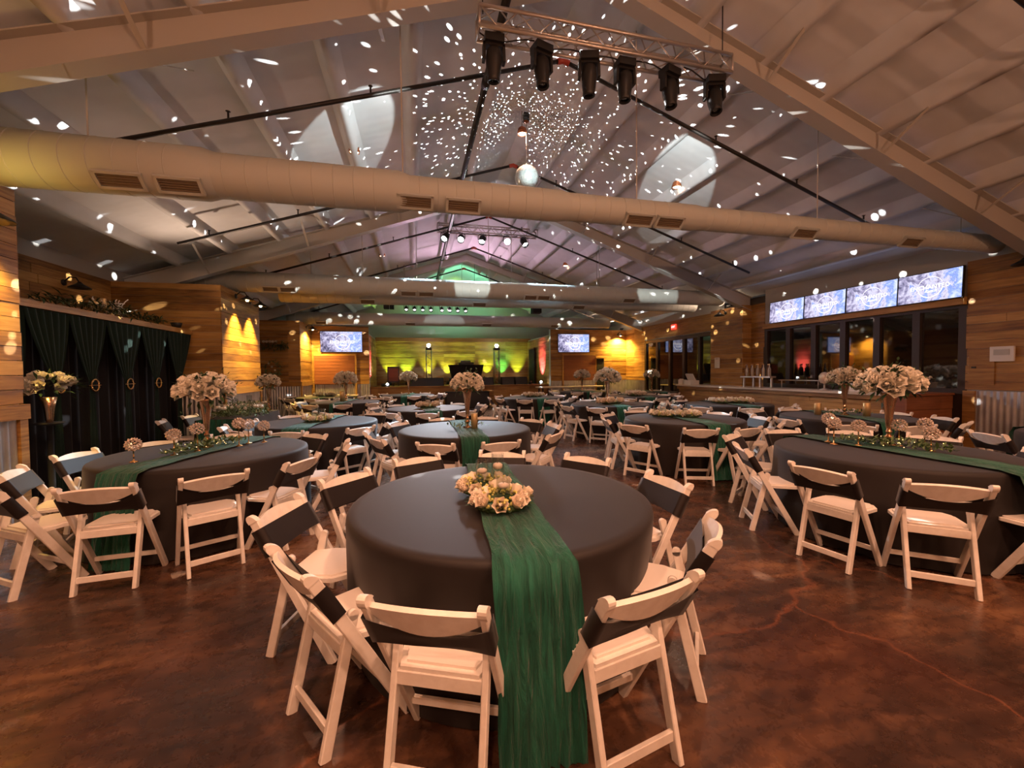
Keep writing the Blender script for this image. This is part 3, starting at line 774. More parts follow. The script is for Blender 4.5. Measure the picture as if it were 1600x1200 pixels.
def crystal_stick(x, y, z, h, label):
    t = thing('crystal_candlestick', label, 'candlestick', (x, y, z), 0, 'crystal globe candlesticks')
    MB().lathe([(.002, 0), (.034, 0), (.034, .004), (.012, .012), (.005, .02), (.005, h * .45), (.009, h * .48), (.005, h * .52), (.005, h), (.02, h + .006), (.002, h + .008)], 14).obj('stem', M['gold'], t)
    b = MB(); rg = random.Random(h * 1000 + x); c = Vector((0, 0, h + .055)); gold = PI * (3 - 5 ** .5)
    for i in range(54):
        zz = 1 - 1.85 * (i + .5) / 54; rr = math.sqrt(max(0, 1 - zz * zz)); d = Vector((rr * math.cos(gold * i), rr * math.sin(gold * i), zz)); p = c + d * .056; s_ = .0125
        q = d.to_track_quat('Z', 'Y').to_matrix() @ Matrix.Rotation(rg.random() * 3, 3, 'Z')
        b.add([p + q @ Vector(o_) * s_ for o_ in ((1, 0, 0), (0, 1, 0), (-1, 0, 0), (0, -1, 0), (0, 0, 1), (0, 0, -1))], [(0, 1, 4), (1, 2, 4), (2, 3, 4), (3, 0, 4), (1, 0, 5), (2, 1, 5), (3, 2, 5), (0, 3, 5)])
    b.obj('crystal_globe', M['crystal'], t); return t
def pillar_candle(x, y, z, h, r, label):
    return tag(MB().lathe([(.002, 0), (r, 0), (r, h - .006), (r - .006, h), (r * .75, h), (r * .7, h - .012), (.002, h - .014)], 18).obj('pillar_candle', M['goldcandle'], None, (x, y, z)), label, 'candle', 'gold pillar candles')
def low_ring(x, y, z, label, seed, R=.13, nr=9, me=BLUSH, detail=True, filler=True, rs=.062):
    rg = random.Random(seed); t = thing('flower_ring', label, 'flowers', (x, y, z), 0, 'low flower rings')
    lb = MB(); fb = MB(); jb = MB()
    MB().lathe([(R * .55, .004), (R * .95, .004), (R * 1.02, .02), (R * .95, .035), (R * .6, .035), (R * .55, .004)], 24).obj('wreath_base', M['leaf'], t)
    for i in range(nr):
        a = 2 * PI * i / nr + rg.uniform(-.2, .2); r = R * rg.uniform(.72, 1.02); p = Vector((r * math.cos(a), r * math.sin(a), .03 + rg.random() * .02)); d = Vector((math.cos(a), math.sin(a), rg.uniform(.5, 1.3)))
        if detail: put(me[i % 2], t, p, d, rs * rg.uniform(.9, 1.15))
        else:
            q = d.to_track_quat('Z', 'Y').to_matrix(); src = me[i % 2]; s_ = rs * rg.uniform(1, 1.3)
            jb.add([p + q @ (v_.co * s_) for v_ in src.vertices], [tuple(f_.vertices) for f_ in src.polygons], 0, True)
    if not detail: jb.obj('roses', me[0].materials[0], t)['kind'] = 'stuff'
    for i in range(210 if filler else 60):
        a = rg.random() * 6.28; r = R * rg.uniform(.62, 1.08); fb.blob((r * math.cos(a), r * math.sin(a), .03 + rg.random() * .05), .0085, 5)
    o = fb.obj('filler_blossoms', M['filler'] if filler else M['rose'], t); o['kind'] = 'stuff'
    for i in range(46):
        a = rg.random() * 6.28; leaf(lb, (R * .9 * math.cos(a), R * .9 * math.sin(a), .02), (math.cos(a), math.sin(a), rg.uniform(-.1, .5)), rg.uniform(.05, .08), .014)
    o = lb.obj('foliage', M['leaf'], t); o['kind'] = 'stuff'; return t
ZT = TH + .022
# nearest table
low_ring(.475, 2.30, ZT, 'peach rose wreath nearest the camera on the central table', 11, .155, 11)
low_ring(.43, 2.62, ZT, 'peach rose wreath farther back on the central table', 12, .145, 10)
glass_cyl(.50, 2.34, ZT, .17, .042, 'short floating-candle glass in front on the central table')
glass_cyl(.43, 2.68, ZT, .19, .042, 'floating-candle glass at left on the central table')
glass_cyl(.54, 2.70, ZT, .225, .042, 'tallest floating-candle glass at right on the central table')
# near left table
tall_bouquet(-2.18, 5.04, ZT, 'tall rose-gold vase of cream roses on the near left table', 21)
greenery(-2.15, 4.95, ZT, 'eucalyptus with fairy lights at the near left vase', 22, .85, .24, math.radians(70), 330, 0, 22)
for i, (dx, dy, h, w_) in enumerate(((-.36, -.55, .10, 'lowest'), (-.18, -.28, .14, 'second lowest left'), (-.06, -.10, .17, 'tall left'), (.24, .10, .19, 'tallest'), (.28, .25, .16, 'middle right'), (.42, .30, .13, 'rightmost'))):
    crystal_stick(-2.1 + dx, 4.9 + dy, ZT, h, f'{w_} crystal globe candlestick on the near left table')
# near right table
tall_bouquet(4.62, 3.10, ZT, 'tall rose-gold vase of cream roses on the near right table', 31)
greenery(4.55, 3.02, ZT, 'eucalyptus with fairy lights at the near right vase', 32, .85, .24, math.radians(110), 330, 0, 24)
for i, (dx, dy, h, w_) in enumerate(((-.28, .30, .16, 'back left'), (-.20, .42, .19, 'tallest left'), (-.12, .18, .14, 'small left'), (.22, .05, .15, 'tall right'), (.20, -.22, .11, 'low front'), (.45, -.02, .16, 'far right'))):
    crystal_stick(4.43 + dx, 2.98 + dy, ZT, h, f'{w_} crystal globe candlestick on the near right table')
tall_bouquet(.72, 5.72, ZT, 'tall gold vase of cream roses on the second central table', 41, True, .235)
greenery(.72, 5.74, ZT, 'short greenery sprig at the second central vase', 42, .5, .2, .3, 90)
pillar_candle(.80, 5.60, ZT, .21, .045, 'gold pillar candle on the second central table')
low_ring(-1.55, 7.28, ZT, 'ivory rose wreath on the second left table', 51, .19, 12, ROSE, True, True, .075)
glass_cyl(-1.62, 7.42, ZT, .22, .05, 'floating-candle glass at left on the second left table'); glass_cyl(-1.50, 7.36, ZT, .19, .05, 'shorter floating-candle glass on the second left table')
low_ring(4.05, 6.08, ZT, 'cream hydrangea wreath at left on the second right table', 61, .18, 12, ROSE, True, True, .075)
low_ring(4.40, 5.90, ZT, 'cream hydrangea wreath at right on the second right table', 62, .18, 12, ROSE, True, True, .075)
for i, (dx, dy, h, w_) in enumerate(((-.15, .12, .22, 'left'), (0, .02, .25, 'middle'), (.14, -.06, .2, 'right'))): glass_cyl(4.24 + dx, 6.0 + dy, ZT, h, .045, f'{w_} floating-candle glass on the second right table')
tall_bouquet(6.95, 5.32, ZT, 'tall gold vase of white roses on the pillar-candle table', 71, True, .26)
greenery(6.95, 5.3, ZT, 'greenery between the pillar candles near the bar', 72, .8, .2, math.radians(165), 110)
pillar_candle(6.55, 5.45, ZT, .2, .05, 'gold pillar candle left of the vase near the bar'); pillar_candle(7.05, 5.05, ZT, .22, .05, 'gold pillar candle right of the vase near the bar')
low_ring(.3, 9.4, ZT, 'peach rose wreath on the third central table', 81, .2, 12, BLUSH, False, True, .085)
glass_cyl(.3, 9.48, ZT, .22, .055, 'floating-candle glass on the third central table')
low_ring(6.95, 8.15, ZT, 'pale flower wreath at left on the table against the bar', 91, .2, 12, ROSE, False, True, .085)
low_ring(7.35, 8.0, ZT, 'pale flower wreath at right on the table against the bar', 92, .2, 12, ROSE, False, True, .085)
tall_bouquet(4.6, 9.2, ZT, 'tall vase of ivory roses on the third right table', 101, False, .30)
low_ring(4.55, 8.95, ZT, 'blush flower wreath below the third right vase', 102, .26, 14, BLUSH, False, True, .095)
low_ring(3.6, 12.2, ZT, 'cream flower wreath on the fourth central table', 111, .26, 14, ROSE, False, True, .09)
tall_bouquet(-1.9, 12.5, ZT, 'tall vase of white roses on the far left vase table', 121, False, .30)
pillar_candle(-1.95, 12.2, ZT, .28, .07, 'gold pillar candle on the far left vase table')
low_ring(-3.0, 15.3, ZT, 'pale flower wreath on the farthest left table', 131, .3, 14, ROSE, False, True, .1)
tall_bouquet(-.2, 15.4, ZT, 'tall white bouquet on the farthest table before the stage', 141, False, .30)
low_ring(6.7, 11.5, ZT, 'blush flower wreath on the fourth right table', 151, .28, 14, BLUSH, False, True, .1)
tall_bouquet(6.5, 15.2, ZT, 'tall white bouquet before the right screen wall', 161, False, .30)
tall_bouquet(8.6, 13.6, ZT, 'tall white bouquet by the glazed doors', 171, False, .26)
ORD = ['first', 'second', 'third', 'fourth', 'fifth', 'sixth', 'seventh', 'eighth', 'ninth', 'tenth']
# ------------------------------------------------------------------ draped niche at left
t = thing('mantel_shelf', 'rough wooden shelf above the green drapes', 'shelf', (XC, 7.73, 2.42))
MB().box((-.1, 0, .045), (.34, 4.62, .09)).obj('shelf_board', M['pine'], t)
for y in (-2.1, -.7, .7, 2.1): MB().bar((-.16, y, 0), (-1.3, y, .05), .06, .05, (0, 1, 0)).obj('bracket', M['pine'], t)
t = thing('backdrop_curtain', 'black backdrop curtain behind the green swags', 'curtain', (XC - .12, 7.73, 0))
MB().grid(lambda u, v: (.03 * math.sin(u * 150) + .02 * math.sin(u * 61), -2.28 + 4.56 * u, .02 + 2.40 * v), 160, 2).obj('curtain_fabric', M['drapeblack'], t)
ties = [6.10, 6.62, 7.22, 7.98, 8.75, 9.50]; TW = ['first', 'second', 'third', 'fourth', 'fifth', 'sixth']
tops = [5.5, 6.2, 6.88, 7.58, 8.40, 9.17, 10.02]
for i, ty in enumerate(ties):
    a, b_ = tops[i], tops[i + 1]
    t = thing('green_drape', f'green sheer drape tied by a brooch, {TW[i]} from the near end', 'drape', (XC, ty, 0), 0, 'tied green drapes')
    def fn(u, v, a=a, b_=b_, ty=ty):
        z = 2.41 * (1 - v)
        if z > 1.44: k = ((2.41 - z) / .97) ** 1.3; w_ = (1 - k) + .12 * k
        else: k = (1.44 - z) / 1.44; w_ = .12 + .17 * k
        mid = (a + b_) / 2; c = (mid - ty) * max(0, min(1, (z - 1.44) / .97)); y = c + (u - .5) * (b_ - a) * w_
        return (.045 + .025 * math.sin(u * 38) * (w_ ** .5) + .02 * (1 - w_), y, max(z, .01))
    MB().grid(fn, 40, 20).obj('drape_fabric', M['drape'], t)
    Ry = Matrix.Rotation(PI / 2, 3, 'Y')
    ring = MB(); n = 20
    for k in range(n):
        p = lambda q: (.10, .072 * math.cos(2 * PI * q / n), 1.43 + .085 * math.sin(2 * PI * q / n))
        ring.tube([p(k), p(k + 1)], .014, 6)
    ring.bar((.10, -.12, 1.43), (.10, .12, 1.43), .008, .008); ring.obj('brooch', M['gold'], t)
def garland(label, x, y0, y1, z, seed, n=520, deco=True):
    rg = random.Random(seed); t = thing('pine_garland', label, 'garland', (x, (y0 + y1) / 2, z)); b = MB(); L = y1 - y0
    for i in range(n):
        y = rg.uniform(-.5, .5) * L; leaf(b, (rg.gauss(0, .07), y, .03 + abs(rg.gauss(0, .07)) * (1 - abs(y) / L)), (rg.uniform(-.5, 1), rg.choice((-1, 1)) * rg.uniform(.4, 1.5), rg.uniform(-.5, .6)), rg.uniform(.10, .2), .013)
    o = b.obj('needles', M['leaf'], t); o['kind'] = 'stuff'; return t
garland('dark green garland lying on the shelf above the drapes', XC + .02, 6.45, 9.1, 2.51, 5)
for i, (y, h) in enumerate(((7.55, .20), (7.72, .26), (7.88, .22))):
    pillar_candle(XC - .08, y, 2.51, h, .05, f'{("near", "tallest middle", "far")[i]} ivory candle among the shelf garland')
t = thing('white_branch_decoration', 'pale twisted branches rising from the shelf garland', 'decoration', (XC - .05, 7.55, 2.51)); b = MB(); rg = random.Random(3)
for k in range(14):
    p = Vector((0, rg.uniform(-.35, .75), .05)); pts = [p.copy()]
    for j in range(5): p = p + Vector((rg.uniform(-.03, .03), rg.uniform(-.10, .12), rg.uniform(-.01, .075))); pts.append(p.copy())
    b.tube(pts, .007, 5)
b.obj('branches', M['paper'], t)
# white flowers on a stand in the niche
t = thing('flower_stand', 'gold trumpet vase of white flowers on a black pedestal by the drapes', 'flowers', (-4.22, 6.0, 0))
MB().lathe([(.16, 0), (.16, .02), (.03, .04), (.03, .98), (.13, 1.0), (.13, 1.02), (.002, 1.02)], 18).obj('pedestal', M['blackmatt'], t)
MB().lathe([(.03, 1.02), (.035, 1.05), (.05, 1.2), (.075, 1.32), (.07, 1.32), (.04, 1.15), (.002, 1.1)], 16).obj('vase', M['rosegold'], t)
rg = random.Random(8); lb = MB()
for i in range(22):
    d = rand_dir(rg, -.1); put(ROSE[i % 2], t, Vector((0, 0, 1.43)) + Vector((d.x * .17, d.y * .26, d.z * .12)), d, rg.uniform(.07, .1))
for i in range(60): d = rand_dir(rg, -.3); leaf(lb, Vector((0, 0, 1.42)) + Vector((d.x * .2, d.y * .3, d.z * .13)), d, .12, .016)
o = lb.obj('foliage', M['leaf'], t); o['kind'] = 'stuff'
# head table with greenery
t = thing('head_table', 'rectangular head table in black and green cloth before the lit pier', 'table', (-3.35, 9.2, 0))
MB().box((0, 0, .735), (.74, 1.9, .04)).obj('tabletop', M['panelwood'], t)
for sx in (-1, 1):
    for sy in (-1, 1): MB().bar((sx * .3, sy * .85, 0), (sx * .3, sy * .85, .72), .04, .04).obj('leg', M['black'], t)
t = thing('head_tablecloth', 'black floor-length cloth on the head table', 'tablecloth', (-3.35, 9.2, 0))
cb = MB()
def skirt(u, v):
    per = [(-.39, -.97), (.39, -.97), (.39, .97), (-.39, .97), (-.39, -.97)]; s_ = u * 4; i = min(3, int(s_)); f_ = s_ - i
    x = per[i][0] + (per[i + 1][0] - per[i][0]) * f_; y = per[i][1] + (per[i + 1][1] - per[i][1]) * f_; k = 1 + .05 * v + .03 * math.sin(u * 90) * v
    return (x * k, y * (1 + .02 * v + .01 * math.sin(u * 90) * v), .765 - .75 * v)
cb.grid(skirt, 96, 5); cb.add([(-.39, -.97, .765), (.39, -.97, .765), (.39, .97, .765), (-.39, .97, .765)], [(0, 1, 2, 3)]); cb.obj('cloth', M['cloth'], t)
t = thing('head_table_overlay', 'green gauze swag hanging down the head table front', 'table runner', (-3.35, 9.2, 0))
MB().grid(lambda u, v: ((-.35 + .62 * u), -1.00 - .012 * math.sin(u * 40) - .02 * v, .775 - .74 * v), 40, 6).obj('gauze', M['runner'], t)
greenery(-3.30, 9.0, .785, 'long leafy garland with white blooms on the head table', 201, 1.7, .6, PI / 2, 900, 26, 0, .24)
greenery(-3.05, 8.45, .785, 'overflowing greenery at the near corner of the head table', 202, .8, .5, 0, 420, 16, 0, .26)
for i, (x, y, h) in enumerate(((-3.5, 8.6, .26), (-3.3, 8.75, .32), (-3.1, 9.0, .28), (-3.25, 9.3, .36), (-3.1, 9.55, .3))):
    glass_cyl(x, y, .785, h, .05, f'{TW[i]} floating-candle glass on the head table counting from the camera')
tall_bouquet(-3.05, 9.8, .785, 'tall white bouquet at the far end of the head table', 203, True, .24)
tall_bouquet(-3.55, 8.35, .785, 'small white bouquet at the curtain end of the head table', 204, True, .20, .8)
chair(-4.32, 8.35, math.radians(-75), 'white folding chair with black sash behind the head table, nearer the camera', 'white folding chairs')
chair(-4.30, 9.25, math.radians(-95), 'white folding chair with black sash behind the head table, farther from the camera', 'white folding chairs')
# ------------------------------------------------------------------ wall lamps
def sconce(x, y, z, nx, ny, label, on=True, power=SCONCE_W, dist=.24, sang=62, ti=.13):
    """gooseneck barn lamp; (nx,ny) points away from the wall"""
    t = thing('gooseneck_lamp', label, 'wall lamp', (x, y, z), 0, 'gooseneck wall lamps')
    e = Vector((nx, ny, 0)) * dist
    MB().lathe([(.055, 0), (.055, .02), (.002, .024)], 14, (0, 0, .10), 0, Vector((0, 0, 1)).rotation_difference(Vector((nx, ny, 0))).to_matrix()).obj('wall_plate', M['black'], t)
    MB().tube([(0, 0, .10), e * .4 + Vector((0, 0, .20)), e * .8 + Vector((0, 0, .19)), e + Vector((0, 0, .10))], .012, 8).obj('gooseneck', M['black'], t)
    s_ = MB().lathe([(.02, .12), (.035, .10), (.06, .075), (.15, .02), (.155, 0), (.145, .003), (.05, .06), (.002, .07)], 20, e).obj('shade', M['black'], t)
    if on:
        MB().blob(e + Vector((0, 0, .012)), .035, 10).obj('bulb', M['ambglow'], t)
        p = Vector((x, y, z)) + e + Vector((0, 0, -.035)); lamp('SPOT', p, power, AMBER, aim=p - Vector((nx * ti, ny * ti, 1)), size=.03, angle=sang, blend=.8)
    return t
sconce(-3.98, 10.75, 3.28, 1, 0, 'lit barn lamp on the left pier, nearer of the pair', power=SCONCE_W * 2, sang=75)
sconce(-3.98, 11.6, 3.28, 1, 0, 'lit barn lamp on the left pier, farther of the pair', power=SCONCE_W * 2, sang=75)
sconce(-3.98, 17.1, 3.25, 1, 0, 'lit barn lamp on the far left pier', power=SCONCE_W * 1.6, sang=150)
sconce(9.55, 17.96, 3.2, 0, -1, 'lit barn lamp on the far right screen wall', power=SCONCE_W * 2.2, sang=150)
sconce(-3.98, 4.8, 3.0, 1, 0, 'barn lamp on the near left pier, farther one', power=SCONCE_W * .55, sang=110, ti=.4)
sconce(-3.98, 2.6, 3.05, 1, 0, 'barn lamp on the near left pier, nearer one', power=SCONCE_W * .5, sang=80, ti=.32)
sconce(XL + .02, 8.9, 3.12, 1, 0, 'unlit barn lamp above the draped niche', on=False)
sconce(XR - .03, 4.6, 3.22, -1, 0, 'unlit barn lamp on the right wall by the bar', on=False)
sconce(9.64, 11.1, 3.25, -1, 0, 'unlit barn lamp on the pier beyond the bar', on=False)
lamp('SPOT', (-3.72, 4.45, 3.17), 5, AMBER, aim=(-3.6, 5.1, 3.9), size=.05, angle=140, blend=.8)
# added uplight cups, invented to brighten the ceiling and the chair backs
def fill_cup(x, y, z, label, power=FILL_W, col=SOFT, ad=(0, 0, 1)):
    t = thing('added_uplight', label, 'wall lamp', (x, y, z), 0, 'added fill uplight cups')
    MB().lathe([(.002, 0), (.07, .01), (.10, .10), (.095, .10), (.06, .03), (.002, .025)], 16).obj('cup', M['black'], t)
    MB().blob((0, 0, .05), .03, 8).obj('bulb', M['ambglow'], t)
    lamp('SPOT', (x, y, z + .13), power, col, aim=Vector((x, y, z)) + Vector(ad), size=.06, angle=130, blend=.9)
for i, y in enumerate((11.2, 17.2)): fill_cup(-4.2, y, 3.51, f'added black uplight cup on the {("middle", "far")[i]} left pier top', FILL_W * (1.5, 1)[i], ad=(2.5, -1.2 if i == 0 else 0, 1.2))
fill_cup(XC + .0, 9.6, 2.515, 'added black uplight cup at the far end of the niche shelf', FILL_W * 1.0, ad=(2.2, -1.6, 1.8))
fill_cup(9.85, 11.2, 3.51, 'added black uplight cup on top of the pier beyond the bar', ad=(-3, 0, 1.1)); fill_cup(9.8, 18.1, 3.51, 'added black uplight cup on top of the far right wall', ad=(-3, -1, 1.1))
for i, x in enumerate((-2.5, 2.0, 6.5)): fill_cup(x, YB + .15, 2.6, f'added black fill cup on the wall behind the photographer, {("left", "middle", "right")[i]} one', FILL_W * 2.6, WARM, ad=(0, 3, .5))
# ------------------------------------------------------------------ pendants
def pendant(x, y, z, label):
    t = thing('pendant_lamp', label, 'lamp', (x, y, z), 0, 'copper pendant lamps')
    MB().tube([(0, 0, .12), (0, 0, roofz(x) - z)], .006, 6).obj('cord', M['black'], t)
    MB().lathe([(.012, .13), (.03, .12), (.075, .085), (.092, .03), (.085, -.02), (.078, -.02), (.085, .03), (.002, .08)], 18).obj('shade', M['copper'], t)
    MB().lathe([(.002, -.02), (.06, -.016), (.075, .005), (.002, .01)], 14).obj('bulb', M['warmglow'], t)
    lamp('SPOT', (x, y, z - .04), PENDANT_W * (1.7 if y < 0 else 1.35 if y < 2 else .5) * (.6 if x > 5 else 1.25 if x < 0 else 1), WARM, aim=(x, y, 0), size=.09, angle=150, blend=.8)
pw = ['left', 'middle', 'right']
for r, (y, rw) in enumerate(((-2.9, 'added as fill behind the photographer'), (1.15, 'above the photographer'), (7.5, 'by the mirror ball'), (13.85, 'over the far tables'))):  # rearmost row is added fill for the camera-facing chair backs
    for i, x in enumerate((-.92, 2.04, 5.32)):
        if r == 3 and i == 1: continue
        pendant(x, y, 5.33 if i != 1 else 6.0, f'lit copper pendant lamp {rw}, {pw[i]} one')
# ------------------------------------------------------------------ lighting trusses
def truss(x0, x1, y, z, label, S=.20):
    t = thing('lighting_truss', label, 'truss', (0, y, z), 0, 'lighting trusses')
    for sy in (-1, 1):
        for sz in (-1, 1): MB().tube([(x0, sy * S / 2, sz * S / 2), (x1, sy * S / 2, sz * S / 2)], .021, 8).obj('chord', M['alu'], t)
    b = MB(); n = int((x1 - x0) / .19); dx = (x1 - x0) / n
    for i in range(n):
        a, c = x0 + i * dx, x0 + (i + 1) * dx; e = 1 if i % 2 else -1
        for s_ in (-1, 1):
            b.tube([(a, s_ * S / 2, -e * S / 2), (c, s_ * S / 2, e * S / 2)], .008, 5); b.tube([(a, -e * S / 2, s_ * S / 2), (c, e * S / 2, s_ * S / 2)], .008, 5)
    for x in (x0, x1):
        for s_ in (-1, 1): b.tube([(x, s_ * S / 2, -S / 2), (x, s_ * S / 2, S / 2)], .014, 6); b.tube([(x, -S / 2, s_ * S / 2), (x, S / 2, s_ * S / 2)], .014, 6)
    b.obj('lattice', M['alu'], t)
    for x in (x0 + .05, x1 - .05): MB().tube([(x, 0, S / 2), (x, 0, roofz(x) - z - .02)], .007, 5).obj('hanging_cable', M['black'], t)
    b = MB(); rg = random.Random(int(x0 * 100))
    for k in range(5):
        a = x0 + (x1 - x0) * k / 5; b.tube([(a + (x1 - x0) / 5 * j / 6, .04 * math.sin(j + k), -S / 2 + .015 - .05 * math.sin(PI * j / 6)) for j in range(7)], .008, 5)
    b.obj('power_cable', M['black'], t); return t
truss(.70, 3.68, 4.25, 5.13, 'silver box truss holding six black moving heads')
def moving_head(x, y, z, tilt, turn, label):
    t = thing('moving_head_light', label, 'stage light', (x, y, z), turn, 'moving heads on the near truss')
    b = MB(); b.box((0, 0, -.05), (.20, .15, .08)); b.box((0, 0, -.005), (.09, .05, .03)); b.obj('base', M['black'], t)
    b = MB()
    for s_ in (-1, 1): b.bar((s_ * .10, 0, -.09), (s_ * .105, 0, -.26), .08, .03, (0, 1, 0))
    b.box((0, 0, -.10), (.22, .08, .03)); b.obj('yoke', M['black'], t)
    A = Matrix.Rotation(tilt, 3, 'X'); c = Vector((0, 0, -.25))
    hd = MB().lathe([(.002, .13), (.05, .13), (.078, .09), (.085, .02), (.080, -.06), (.066, -.15), (.068, -.19), (.056, -.195), (.052, -.17), (.002, -.165)], 14, c, 0, A).obj('head', M['black'], t)
    MB().lathe([(.002, -.168), (.05, -.168), (.05, -.172), (.002, -.172)], 14, c, 0, A).obj('lens', M['blackglass'], hd)
    return t
for i, (x, ti) in enumerate(((.86, .15), (1.38, -.1), (1.92, .1), (2.35, 0), (2.92, -.1), (3.52, -.25))):
    moving_head(x, 4.25, 5.02, ti, .3 * math.sin(i * 2.1), f'black moving-head light, {TW[i]} from the left on the near truss')
truss(.74, 3.75, 12.2, 5.78, 'distant silver truss carrying white par lights')
def par(x, y, z, aim, label, power, glow='coolglow', group='white par lights on the far truss', angle=75, R=.10, col=COOL):
    t = thing('par_light', label, 'stage light', (x, y, z), 0, group)
    d = (Vector(aim) - Vector((x, y, z))).normalized(); A = Vector((0, 0, -1)).rotation_difference(d).to_matrix()
    MB().lathe([(.002, .16), (R * .7, .15), (R, .10), (R, -.12), (R * .92, -.12), (R * .9, -.02), (.002, -.02)], 16, (0, 0, 0), 0, A).obj('can', M['black'], t)
    MB().tube([(-R - .02, 0, 0), (-R - .02, 0, .12), (0, 0, .19), (R + .02, 0, .12), (R + .02, 0, 0)], .010, 6).obj('yoke', M['black'], t)
    MB().lathe([(.002, -.05), (R * .8, -.05), (R * .8, -.06), (.002, -.065)], 14, (0, 0, 0), 0, A).obj('lens', M[glow], t)
    if power: lamp('SPOT', Vector((x, y, z)) + d * .16, power, col, aim=aim, size=.06, angle=angle, blend=.5)
    return t
ax = [(.95, -1.8, 7.2, 1.0, 30), (1.42, .1, 6.0, .32, 24), (2.05, .6, 8.8, .9, 44), (3.35, 4.6, 8.8, .9, 44)]
for i, (x, tx, ty, k_, an) in enumerate(ax): par(x, 12.2, 5.50, (tx, ty, .7), f'white par light, {TW[i]} from the left on the far truss', PAR_W * k_, angle=an)
par(2.82, 12.2, 5.50, (0, 0, CAM_H - .1), 'dazzling white par light pointed at the camera', PAR_W * .03, 'starglow', angle=42)
for i in range(8):
    x = -.25 + .32 * i + (.12 if i > 3 else 0); par(x, 16.9, 4.12, (x, 12, 0), f'small par light, {ORD[i]} from the left before the stage', 0, 'dimglow', 'small par lights before the stage', R=.07)
MB_bar = thing('par_light_bar', 'black bar carrying the eight small par lights', 'truss', (0, 16.9, 4.33)); MB().tube([(-.5, 0, 0), (2.6, 0, 0)], .025, 8).obj('bar', M['black'], MB_bar)
for x in (-.4, 2.5): MB().tube([(x, 0, 0), (x, 0, roofz(x) - 4.35)], .008, 5).obj('hanging_cable', M['black'], MB_bar)
lamp('SPOT', (1.0, 16.75, 3.98), 650, (1, .93, .97), aim=(1.5, 12.5, 0), size=.1, angle=105, blend=.6)
# ------------------------------------------------------------------ mirror ball
BX, BY, BZ, BR = 2.12, 7.5, 5.19, .225
t = thing('mirror_ball', 'mirror ball hanging under the ridge', 'mirror ball', (BX, BY, BZ))
b = MB(); rg = random.Random(4)
for i in range(20):
    a0, a1 = -PI / 2 + PI * i / 20, -PI / 2 + PI * (i + 1) / 20; n = max(6, int(40 * math.cos((a0 + a1) / 2)))
    for k in range(n):
        p0, p1 = 2 * PI * k / n, 2 * PI * (k + .93) / n; q = []
        tw = Vector((rg.uniform(-1, 1), rg.uniform(-1, 1), rg.uniform(-1, 1))) * .004
        for j, (a, p) in enumerate(((a0, p0), (a0, p1), (a1 - .01, p1), (a1 - .01, p0))):
            q.append(Vector((math.cos(a) * math.cos(p), math.cos(a) * math.sin(p), math.sin(a))) * (BR + .004 * (1 if j in (0, 1) else -1) * tw.z * 120) )
        b.add(q, [(0, 1, 2, 3)])
o = b.obj('mirror_tiles', M['mirror'], t); o['kind'] = 'stuff'
MB().lathe([(.002, -BR + .012)] + [((BR - .012) * math.sin(PI * i / 14), -(BR - .012) * math.cos(PI * i / 14)) for i in range(1, 14)] + [(.002, BR - .012)], 24).obj('core', M['alu'], t)
MB().tube([(0, 0, BR), (0, 0, 6.25 - BZ)], .006, 6).obj('chain', M['alu'], t)
t2 = thing('ball_motor', 'small black motor holding the mirror ball', 'motor', (BX, BY, 6.21)); MB().box((0, 0, .09), (.10, .10, .15)).obj('housing', M['black'], t2); MB().lathe([(.05, 0), (.03, -.02), (.002, -.02)], 12, (0, 0, .015)).obj('spindle', M['copper'], t2)
def dot_light(loc, energy, scale, thr, rot=0):
    o = lamp('POINT', loc, energy, (1, .97, .93), size=.0, name='mirror_ball_sparkle'); o.rotation_euler = (rot, .3, .7)
    ld = o.data; ld.use_nodes = True; nt = ld.node_tree; em = nt.nodes['Emission']
    tc = nt.nodes.new('ShaderNodeTexCoord'); vo = nt.nodes.new('ShaderNodeTexVoronoi'); vo.inputs['Scale'].default_value = scale; vo.inputs['Randomness'].default_value = .9
    nt.links.new(tc.outputs['Normal'], vo.inputs['Vector'])
    rp = nt.nodes.new('ShaderNodeMapRange'); rp.inputs['From Min'].default_value = thr; rp.inputs['From Max'].default_value = thr - .05; nt.links.new(vo.outputs['Distance'], rp.inputs['Value'])
    lf = nt.nodes.new('ShaderNodeLightFalloff'); nt.links.new(rp.outputs[0], lf.inputs['Strength']); nt.links.new(lf.outputs['Linear'], em.inputs['Strength'])
dot_light((BX, BY - .02, BZ + BR + .03), BALL_W, 20, .20)
lamp('SPOT', (2.15, 4.4, 4.9), 420, (.85, 1, 1), aim=(BX, BY, BZ), size=.03, angle=7, blend=.2, name='added_ball_fill')  # added spot without a fixture, brightens the near face of the ball
dot_light((BX, BY, BZ - BR - .03), BALL_W * .5, 13, .13, 1.1)
